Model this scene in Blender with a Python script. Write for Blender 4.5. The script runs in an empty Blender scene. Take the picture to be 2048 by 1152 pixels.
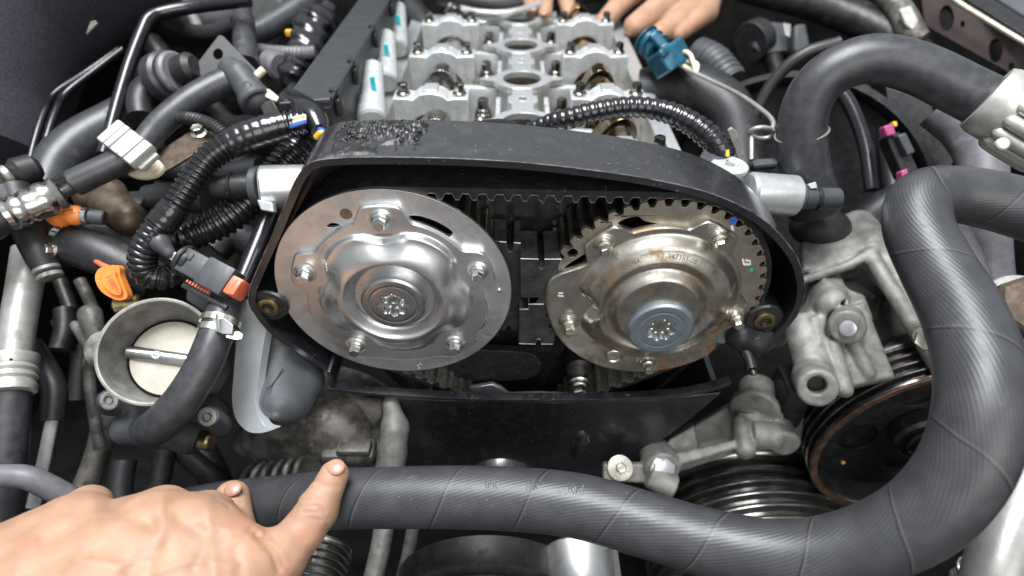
import bpy, bmesh, math, random
import numpy as np
from mathutils import Vector, Matrix
from mathutils.geometry import tessellate_polygon
random.seed(7); rng = np.random.default_rng(7)
S = 0.01                                   # everything is authored in centimetres
scene = bpy.context.scene; COL = scene.collection
# ---------------------------------------------------------------- camera
FPX = 1200.; PITCH = math.radians(39.6); DIST = 28.6
CAM = np.array([0, -DIST*math.cos(PITCH), DIST*math.sin(PITCH)])
CF = np.array([0, math.cos(PITCH), -math.sin(PITCH)]); CU = np.array([0, math.sin(PITCH), math.cos(PITCH)]); CR = np.array([1., 0, 0])
cd = bpy.data.cameras.new('camera'); cam = bpy.data.objects.new('camera', cd); COL.objects.link(cam)
cam.location = CAM*S; cam.rotation_euler = (math.pi/2-PITCH, 0, 0)
cd.sensor_width = 36; cd.lens = 36*FPX/2048; cd.clip_start = .01; cd.clip_end = 20
cd.dof.use_dof = True; cd.dof.focus_distance = 27.5*S; cd.dof.aperture_fstop = 6.5
scene.camera = cam
# ---------------------------------------------------------------- light: a bright, open workshop bay
w = bpy.data.worlds.new('World'); scene.world = w; w.use_nodes = True
wn = w.node_tree; bg = wn.nodes['Background']
tc = wn.nodes.new('ShaderNodeTexCoord'); sp = wn.nodes.new('ShaderNodeSeparateXYZ'); rp = wn.nodes.new('ShaderNodeValToRGB')
mr = wn.nodes.new('ShaderNodeMapRange'); mr.inputs[1].default_value = -1; mr.inputs[2].default_value = 1
wn.links.new(tc.outputs['Generated'], sp.inputs[0]); wn.links.new(sp.outputs['Z'], mr.inputs[0]); wn.links.new(mr.outputs[0], rp.inputs[0]); wn.links.new(rp.outputs[0], bg.inputs[0])
rp.color_ramp.elements[0].color = (.30, .295, .29, 1); rp.color_ramp.elements[0].position = .3
rp.color_ramp.elements[1].color = (.92, .97, 1.0, 1); rp.color_ramp.elements[1].position = .8
bg.inputs[1].default_value = .52
def area(name, loc, tgt, sx, sy, power, col):
    l = bpy.data.lights.new(name, 'AREA'); l.shape = 'RECTANGLE'; l.size = sx*S; l.size_y = sy*S; l.energy = power; l.color = col
    o = bpy.data.objects.new(name, l); COL.objects.link(o); o.location = Vector(loc)*S
    o.rotation_euler = (Vector(tgt)-Vector(loc)).to_track_quat('-Z', 'Y').to_euler(); return o
area('ceiling_light', (-12, 4, 125), (0, 8, 0), 80, 55, 36, (.96, .98, 1))
area('doorway_light', (45, -120, 75), (0, 0, 0), 110, 80, 10, (1, .97, .93))
scene.view_settings.view_transform = 'Standard'; scene.view_settings.look = 'None'; scene.view_settings.exposure = 0.2
scene.cycles.max_bounces = 8; scene.cycles.use_denoising = True
# ---------------------------------------------------------------- helpers
def ray(px, py): return CF+(px-1024)/FPX*CR+(576-py)/FPX*CU
def PD(px, py, d): return CAM+ray(px, py)*d
def PY(px, py, y): r = ray(px, py); return CAM+r*(y-CAM[1])/r[1]
def PZ(px, py, z): r = ray(px, py); return CAM+r*(z-CAM[2])/r[2]
def proj(p): d = np.array(p)-CAM; t = d@CF; return np.array([1024+FPX*(d@CR)/t, 576-FPX*(d@CU)/t, t])
def nrm(a): a = np.array(a, float); return a/(np.linalg.norm(a)+1e-12)
def frame(o, z, x=(1, 0, 0)):
    z = nrm(z); x = np.array(x, float); x = x-z*(x@z)
    if np.linalg.norm(x) < 1e-4: x = np.array([0, 1., 0]); x = x-z*(x@z)
    x = nrm(x); return np.array(o, float), x, np.cross(z, x), z
def tw(fr, p): p = np.asarray(p, float); o, x, y, z = fr; return o+p[..., 0:1]*x+p[..., 1:2]*y+p[..., 2:3]*z
def sstep(a, b, x):
    t = np.clip((x-a)/(b-a), 0, 1); return t*t*(3-2*t)
def catmull(pts, per=10, closed=False):
    p = np.array(pts, float); n = len(p); out = []
    for i in range(n if closed else n-1):
        if closed: a, b, c, d = p[i-1], p[i], p[(i+1) % n], p[(i+2) % n]
        else:
            b, c = p[i], p[i+1]; a = p[i-1] if i else 2*b-c; d = p[i+2] if i+2 < n else 2*c-b
        for k in range(per):
            t = k/per; out.append(.5*((2*b)+(c-a)*t+(2*a-5*b+4*c-d)*t*t+(3*b-a-3*c+d)*t**3))
    if not closed: out.append(p[-1])
    return np.array(out)
class MB:
    def __init__(s): s.v = []; s.f = []; s.uv = {}
    def add(s, v, f, uv=None):
        b = len(s.v); s.v += [tuple(x) for x in np.asarray(v, float)]
        for i, q in enumerate(f):
            if uv is not None: s.uv[len(s.f)] = uv[i]
            s.f.append(tuple(int(k)+b for k in q))
        return s
    def tube(s, pts, r, seg=16, caps=True, per=8, sm=True, ridge=None, inner=None):
        pts = np.array(pts, float); ra = np.full(len(pts), float(r)) if np.isscalar(r) else np.array(r, float)
        if sm and len(pts) > 2:
            q = catmull(np.c_[pts, ra], per); P_ = q[:, :3]; ra = q[:, 3]
        else: P_ = pts
        L = np.r_[0, np.cumsum(np.linalg.norm(np.diff(P_, axis=0), axis=1))]
        if ridge:                                    # corrugated conduit: real rings
            pitch, amp = ridge; n = int(L[-1]/pitch*6); t = np.linspace(0, L[-1], n)
            P_ = np.c_[[np.interp(t, L, P_[:, k]) for k in range(3)]].T; ra = np.interp(t, L, ra); L = t
            ph = (L/pitch) % 1; ra = ra*(1-amp*sstep(.25, .36, ph)*(1-sstep(.64, .75, ph))*1.0)
        n = len(P_); T = np.gradient(P_, axis=0); T = T/(np.linalg.norm(T, axis=1)[:, None]+1e-12)
        u = nrm(np.cross(T[0], [0, 0, 1]) if abs(T[0][2]) < .9 else np.cross(T[0], [0, 1, 0]))
        V = []; an = np.arange(seg)/seg*2*math.pi
        for i in range(n):
            u = nrm(u-T[i]*(u@T[i])); b = np.cross(T[i], u)
            V.append(P_[i]+ra[i]*(np.cos(an)[:, None]*u+np.sin(an)[:, None]*b))
        F = []; UV = []
        for i in range(n-1):
            for j in range(seg):
                k = (j+1) % seg; F.append((i*seg+j, i*seg+k, (i+1)*seg+k, (i+1)*seg+j))
                UV.append([(j/seg, L[i]), ((j+1)/seg, L[i]), ((j+1)/seg, L[i+1]), (j/seg, L[i+1])])
        if caps:
            F.append(tuple(range(seg))[::-1]); UV.append([(0, 0)]*seg); F.append(tuple(range((n-1)*seg, n*seg))); UV.append([(0, L[-1])]*seg)
        s.add(np.vstack(V), F, UV); return s
    def lathe(s, a, axis, prof, seg=32, closed=False, ph=0, x=(1, 0, 0)):
        fr = frame(a, axis, x); n = len(prof); an = np.arange(seg)/seg*2*math.pi+ph
        V = [tw(fr, np.c_[r*np.cos(an), r*np.sin(an), np.full(seg, t)]) for t, r in prof]; F = []
        for i in range(n if closed else n-1):
            i2 = (i+1) % n
            for j in range(seg): k = (j+1) % seg; F.append((i*seg+j, i*seg+k, i2*seg+k, i2*seg+j))
        if not closed:
            F.append(tuple(range(seg))[::-1]); F.append(tuple(range((n-1)*seg, n*seg)))
        s.add(np.vstack(V), F); return s
    def cyl(s, a, b, r, seg=24, ch=.06, r2=None, ph=0, x=(1, 0, 0)):
        a = np.array(a, float); b = np.array(b, float); L = np.linalg.norm(b-a); r2 = r if r2 is None else r2; ch = min(ch, L/3, r/2)
        return s.lathe(a, b-a, [(0, r-ch), (ch, r), (L-ch, r2), (L, r2-ch)], seg, ph=ph, x=x)
    def box(s, c, sz, fr=None, bev=.08, rot=None):
        bm = bmesh.new(); bmesh.ops.create_cube(bm, size=1); bmesh.ops.scale(bm, vec=sz, verts=bm.verts)
        if bev: bmesh.ops.bevel(bm, geom=bm.edges[:], offset=min(bev, min(sz)*.4), segments=2, affect='EDGES', profile=.5)
        bm.verts.ensure_lookup_table(); v = np.array([x.co for x in bm.verts]); f = [[q.index for q in p.verts] for p in bm.faces]; bm.free()
        if fr is None: fr = (np.zeros(3), CR, np.array([0, 1., 0]), np.array([0, 0, 1.]))
        o, x, y, z = fr; s.add(tw((np.array(o)+0, x, y, z), v+np.array(c)), f); return s
    def prism(s, out, vec, holes=()):                # 3-D outline(s) on a plane, pushed along vec
        loops = [np.array(out, float)]+[np.array(h, float) for h in holes]; vec = np.array(vec, float)
        allv = np.vstack(loops); n = len(allv)
        tri = tessellate_polygon([[Vector(p) for p in l] for l in loops])
        F = [tuple(t) for t in tri]+[tuple(i+n for i in t[::-1]) for t in tri]; b = 0
        for l in loops:
            m = len(l)
            for i in range(m): j = (i+1) % m; F.append((b+i, b+j, b+j+n, b+i+n))
            b += m
        s.add(np.vstack([allv, allv+vec]), F); return s
    def polar(s, fr, h, R, nr=40, nt=160, r0=0, back=None):
        th = np.arange(nt)/nt*2*math.pi; Rt = R(th) if callable(R) else np.full(nt, float(R)); V = []; F = []
        for i in range(nr+1):
            r = r0+(Rt-r0)*(i/nr if r0 else max(i, .02)/nr); V.append(tw(fr, np.c_[r*np.cos(th), r*np.sin(th), h(r, th)]))
        if back is not None: V.append(tw(fr, np.c_[Rt*np.cos(th), Rt*np.sin(th), np.full(nt, float(back))]))
        for i in range(len(V)-1):
            for j in range(nt): k = (j+1) % nt; F.append((i*nt+j, i*nt+k, (i+1)*nt+k, (i+1)*nt+j))
        if not r0: F.append(tuple(range(nt))[::-1])
        s.add(np.vstack(V), F); return s
    def hexbolt(s, a, axis, r=.5, h=.35, fl=1.35, cup=True, seg=24):
        a = np.array(a, float); z = nrm(axis)
        s.lathe(a, z, [(-.02, r*fl), (h*.20, r*fl), (h*.28, r*(fl*.6+.4)), (h*.36, r*.98)], seg)
        s.lathe(a+z*h*.3, z, [(0, r), (h*.80, r), (h*.94, r*.84)]+([(h*.90, r*.62)] if cup else []), 6, ph=.4)
        return s
    def sphere(s, c, r, n=12, m=18, fr=None):
        V = []; F = []
        sc = np.array([r]*3 if np.isscalar(r) else r, float)
        for i in range(n+1):
            t = math.pi*max(min(i/n, .999), .001); a = np.arange(m)/m*2*math.pi
            V.append(np.c_[np.sin(t)*np.cos(a)*sc[0], np.sin(t)*np.sin(a)*sc[1], np.full(m, math.cos(t))*sc[2]])
        V = np.vstack(V); V = V+np.array(c) if fr is None else tw(fr, V+np.array(c))
        for i in range(n):
            for j in range(m): k = (j+1) % m; F.append((i*m+j, i*m+k, (i+1)*m+k, (i+1)*m+j))
        s.add(V, F); return s
    def trace(s, pts, n, d, thick, holes=(), per=0, y=None):   # outline seen in the photo, laid on a plane at depth d and given thickness
        n = nrm({'cam': -CF, 'Y': (0, -1, 0), 'Z': (0, 0, 1)}.get(n, n) if isinstance(n, str) else n)
        c = np.mean(np.array(pts, float), axis=0); o = PD(c[0], c[1], d) if y is None else PY(c[0], c[1], y)
        def m(q):
            q = [ray(*k) for k in q]; return np.array([CAM+k*((o-CAM)@n)/(k@n) for k in q])
        out = m(pts)
        if per: out = catmull(out, per, True)
        s.prism(out, -n*thick, [catmull(m(h), 4, True) for h in holes]); return s
ORG = {}
def mesh_of(name, mb, mat, smooth=38, org=(0, 0, 0)):
    me = bpy.data.meshes.new(name)
    v = (np.array(mb.v)-np.array(org))*S
    me.from_pydata(v.tolist(), [], mb.f)
    if mb.uv:
        ul = me.uv_layers.new(name='UVMap'); k = 0; arr = np.zeros((sum(len(f) for f in mb.f), 2))
        for i, f in enumerate(mb.f):
            q = mb.uv.get(i)
            if q is not None: arr[k:k+len(f)] = q
            k += len(f)
        ul.data.foreach_set('uv', arr.ravel())
    bm = bmesh.new(); bm.from_mesh(me); bmesh.ops.recalc_face_normals(bm, faces=bm.faces[:]); bm.to_mesh(me); bm.free()
    me.polygons.foreach_set('use_smooth', [True]*len(me.polygons)); me.set_sharp_from_angle(angle=math.radians(smooth))
    me.materials.append(mat); return me
def tag(o, label=None, cat=None, group=None, kind=None):
    for k, v in (('label', label), ('category', cat), ('group', group), ('kind', kind)):
        if v: o[k] = v
    return o
def thing(name, label, cat, loc, group=None):
    o = bpy.data.objects.new(name, None); COL.objects.link(o); o.empty_display_size = .02; o.location = np.array(loc)*S
    ORG[o.name] = np.array(loc, float); return tag(o, label, cat, group)
def part(name, mb, mat, parent, smooth=38, bev=0, label=None):
    org = ORG[parent.name]; o = bpy.data.objects.new(name, mesh_of(name, mb, mat, smooth, org)); COL.objects.link(o); o.parent = parent
    ORG[o.name] = org
    if bev: bevel(o, bev)
    if label: o['label'] = label
    return o
def solo(name, mb, mat, label, cat, group=None, smooth=38, bev=0, kind=None):
    v = np.array(mb.v); org = (v.min(0)+v.max(0))/2; org[2] = v[:, 2].min()
    o = bpy.data.objects.new(name, mesh_of(name, mb, mat, smooth, org)); COL.objects.link(o); o.location = org*S; ORG[o.name] = org
    if bev: bevel(o, bev)
    return tag(o, label, cat, group, kind)
def bevel(o, wd):
    m = o.modifiers.new('bevel', 'BEVEL'); m.width = wd*S; m.segments = 2; m.limit_method = 'ANGLE'; m.angle_limit = math.radians(50); m.harden_normals = False
def dup(o, loc, label=None, rotz=0, scale=None):
    def cp(x, par):
        c = x.copy(); COL.objects.link(c); c.parent = par
        for ch in x.children: cp(ch, c)
        return c
    c = cp(o, None); c.location = np.array(loc)*S; c.rotation_euler = (0, 0, rotz)
    if label: c['label'] = label
    if scale: c.scale = scale
    return c
# signed-distance castings and hands (surface nets)
def nets(fn, lo, hi, h):
    lo = np.array(lo, float); n = np.ceil((np.array(hi)-lo)/h).astype(int)+1
    ax = [lo[k]+np.arange(n[k])*h for k in range(3)]
    G = np.stack(np.meshgrid(*ax, indexing='ij'), -1); V = fn(G); s = V < 0
    def sub(a, i, j, k): return a[i:n[0]-1+i, j:n[1]-1+j, k:n[2]-1+k]
    cnt = np.zeros(n-1); acc = np.zeros(tuple(n-1)+(3,)); cs = [(i, j, k) for i in (0, 1) for j in (0, 1) for k in (0, 1)]
    for a in cs:
        for axs in range(3):
            if a[axs]: continue
            b = list(a); b[axs] = 1; va = sub(V, *a); vb = sub(V, *b); m = (va < 0) != (vb < 0)
            t = np.where(m, va/np.where(m, va-vb, 1), 0); p = np.zeros(va.shape+(3,)); p[...] = a; p[..., axs] = t
            acc += p*m[..., None]; cnt += m
    act = cnt > 0; idx = -np.ones(act.shape, int); idx[act] = np.arange(act.sum()); ii = np.argwhere(act)
    VV = lo+(ii+acc[act]/cnt[act][:, None])*h; F = []
    for axs in range(3):
        o1, o2 = [q for q in range(3) if q != axs]
        d = [slice(None)]*3; e = [slice(None)]*3; d[axs] = slice(0, -1); e[axs] = slice(1, None)
        m = s[tuple(d)] != s[tuple(e)]; q = np.argwhere(m)
        q = q[(q[:, o1] > 0) & (q[:, o2] > 0) & (q[:, o1] < n[o1]-1) & (q[:, o2] < n[o2]-1)]
        def g(x, y):
            r = q.copy(); r[:, o1] -= x; r[:, o2] -= y; return idx[r[:, 0], r[:, 1], r[:, 2]]
        F.append(np.c_[g(1, 1), g(0, 1), g(0, 0), g(1, 0)])
    return VV, np.vstack(F)
def cap(G, a, b, ra, rb=None):
    rb = ra if rb is None else rb; a = np.array(a); b = np.array(b); d = b-a; t = np.clip(((G-a)@d)/(d@d+1e-9), 0, 1)
    return np.linalg.norm(G-a-t[..., None]*d, axis=-1)-(ra+(rb-ra)*t)
def obox(G, fr, half, r=.15):
    o, x, y, z = fr; q = np.stack([(G-o)@x, (G-o)@y, (G-o)@z], -1); d = np.abs(q)-(np.array(half)-r)
    return np.linalg.norm(np.maximum(d, 0), axis=-1)+np.minimum(d.max(-1), 0)-r
def smin(a, b, k):
    h = np.clip(.5+.5*(b-a)/k, 0, 1); return b*(1-h)+a*h-k*h*(1-h)
def smax(a, b, k): return -smin(-a, -b, k)
def sdf_mb(fn, pts, pad, h):
    p = np.array(pts); V, F = nets(fn, p.min(0)-pad, p.max(0)+pad, h); m = MB(); m.add(V, F); return m
# ---------------------------------------------------------------- materials
def mat(name, base, rough=.5, metal=0., var=.15, vs=2., bump=0., bs=20., grime=None, gs=1.2, gt=.55, rust=None, uvrib=None, coat=0., sss=0., scratch=0., spec=.5, aniso=None):
    """base colour with grain; grime/rust = second colour laid in noisy patches; uvrib = cord texture of a wrapped hose"""
    m = bpy.data.materials.new(name); m.use_nodes = True; nt = m.node_tree; N = nt.nodes; Lk = nt.links.new; b = N['Principled BSDF']
    def nd(t, **k):
        x = N.new('ShaderNode'+t)
        for a, v in k.items():
            if a[1:].isdigit(): x.inputs[int(a[1:])].default_value = v
            else: setattr(x, a, v)
        return x
    def math_(op, a, c=None, cl=False):
        x = nd('Math', operation=op, use_clamp=cl)
        for i, q in enumerate((a, c)):
            if q is None: continue
            if isinstance(q, (int, float)): x.inputs[i].default_value = q
            else: Lk(q, x.inputs[i])
        return x.outputs[0]
    tc = nd('TexCoord'); ob = tc.outputs['Object']
    def noise(sc, det=4, rg=.55, vec=None):
        x = nd('TexNoise'); x.inputs['Scale'].default_value = sc*100; x.inputs['Detail'].default_value = det; x.inputs['Roughness'].default_value = rg; Lk(vec or ob, x.inputs['Vector']); return x.outputs['Fac']
    def ramp(f, a, c): 
        x = nd('MapRange', interpolation_type='SMOOTHSTEP'); x.inputs[1].default_value = a; x.inputs[2].default_value = c; Lk(f, x.inputs[0]); return x.outputs[0]
    def mix(f, a, c):
        x = nd('Mix', data_type='RGBA'); 
        for q, i in ((f, 0), (a, 6), (c, 7)):
            if isinstance(q, (int, float)): x.inputs[i].default_value = q
            elif isinstance(q, tuple): x.inputs[i].default_value = q if len(q) == 4 else q+(1,)
            else: Lk(q, x.inputs[i])
        return x.outputs[2]
    base = tuple(base); n1 = noise(vs, 5)
    col = mix(ramp(n1, .3, .7), tuple(c*(1-var) for c in base), tuple(min(1, c*(1+var)) for c in base))
    ro = math_('ADD', rough-.08, math_('MULTIPLY', noise(vs*2.3, 4), .16)); me = None; hgt = None
    if grime:
        g = ramp(noise(gs, 7, .65), gt, gt+.14); col = mix(math_('MULTIPLY', g, .85), col, tuple(grime)); ro = math_('ADD', ro, math_('MULTIPLY', g, .2), True)
    if rust:
        cx, cy, cz, dirn, base_t = rust                # rust gathers on one side of the pressing, in real patches
        sx = nd('SeparateXYZ'); Lk(ob, sx.inputs[0]); dd = math_('ADD', math_('MULTIPLY', sx.outputs['X'], dirn[0]*100), math_('MULTIPLY', sx.outputs['Z'], dirn[1]*100))
        f = math_('ADD', noise(.9, 8, .7), math_('MULTIPLY', dd, .035)); g = ramp(f, base_t, base_t+.13)
        fine = mix(ramp(noise(9, 4), .35, .65), (.07, .025, .015), (.34, .15, .06)); col = mix(math_('MULTIPLY', g, .9), col, fine)
        ro = math_('ADD', ro, math_('MULTIPLY', g, .3), True); me = math_('SUBTRACT', metal, math_('MULTIPLY', g, .7), True)
    if scratch:
        mp = nd('Mapping'); mp.inputs['Scale'].default_value = (1, 6, 14); Lk(ob, mp.inputs[0]); sn = noise(1.2, 8, .8, mp.outputs[0])
        g = ramp(sn, .62, .72); col = mix(math_('MULTIPLY', g, scratch), col, (.35, .36, .38)); sp2 = ramp(noise(7, 2), .70, .74)
        col = mix(math_('MULTIPLY', sp2, scratch*1.2), col, (.45, .45, .46)); ro = math_('ADD', ro, math_('MULTIPLY', ramp(noise(1.0, 6, .7), .4, .7), .22), True)
    if uvrib:
        nu, kv, seam = uvrib; uv = nd('SeparateXYZ'); Lk(tc.outputs['UV'], uv.inputs[0]); u, v = uv.outputs['X'], uv.outputs['Y']
        wv = math_('SINE', math_('MULTIPLY', math_('ADD', math_('MULTIPLY', u, nu), math_('MULTIPLY', v, kv)), 2*math.pi))
        fr_ = math_('FRACT', math_('ADD', math_('ADD', math_('DIVIDE', v, seam), u), math_('MULTIPLY', noise(.5, 2), .06)))
        sl = math_('COMPARE', fr_, .5); sl.node.inputs[2].default_value = .013
        sh = math_('COMPARE', fr_, .525); sh.node.inputs[2].default_value = .012
        col = mix(math_('MULTIPLY', ramp(wv, -1., 1.), .42), col, tuple(c*.55 for c in base)); col = mix(math_('MULTIPLY', sl, .75), col, (.012, .012, .012)); col = mix(math_('MULTIPLY', sh, .18), col, (.16, .16, .17))
        hgt = math_('ADD', math_('MULTIPLY', wv, -.5), math_('MULTIPLY', sl, -3.))
        b2 = nd('Bump'); b2.inputs['Strength'].default_value = .26; b2.inputs['Distance'].default_value = .012*S; Lk(hgt, b2.inputs['Height'])
    Lk(col, b.inputs['Base Color']); Lk(ro, b.inputs['Roughness'])
    if me is None: b.inputs['Metallic'].default_value = metal
    else: Lk(me, b.inputs['Metallic'])
    b.inputs['Specular IOR Level'].default_value = spec; b.inputs['Coat Weight'].default_value = coat; b.inputs['Coat Roughness'].default_value = .15
    if sss: b.inputs['Subsurface Weight'].default_value = sss; b.inputs['Subsurface Radius'].default_value = (.5*S, .2*S, .1*S); b.inputs['Subsurface Scale'].default_value = 1
    nrm_out = b2.outputs[0] if uvrib else None
    if bump:
        bp = nd('Bump'); bp.inputs['Strength'].default_value = bump; bp.inputs['Distance'].default_value = .03*S; Lk(noise(bs, 3), bp.inputs['Height'])
        if nrm_out: Lk(nrm_out, bp.inputs['Normal'])
        nrm_out = bp.outputs[0]
    if nrm_out: Lk(nrm_out, b.inputs['Normal'])
    return m
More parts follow.
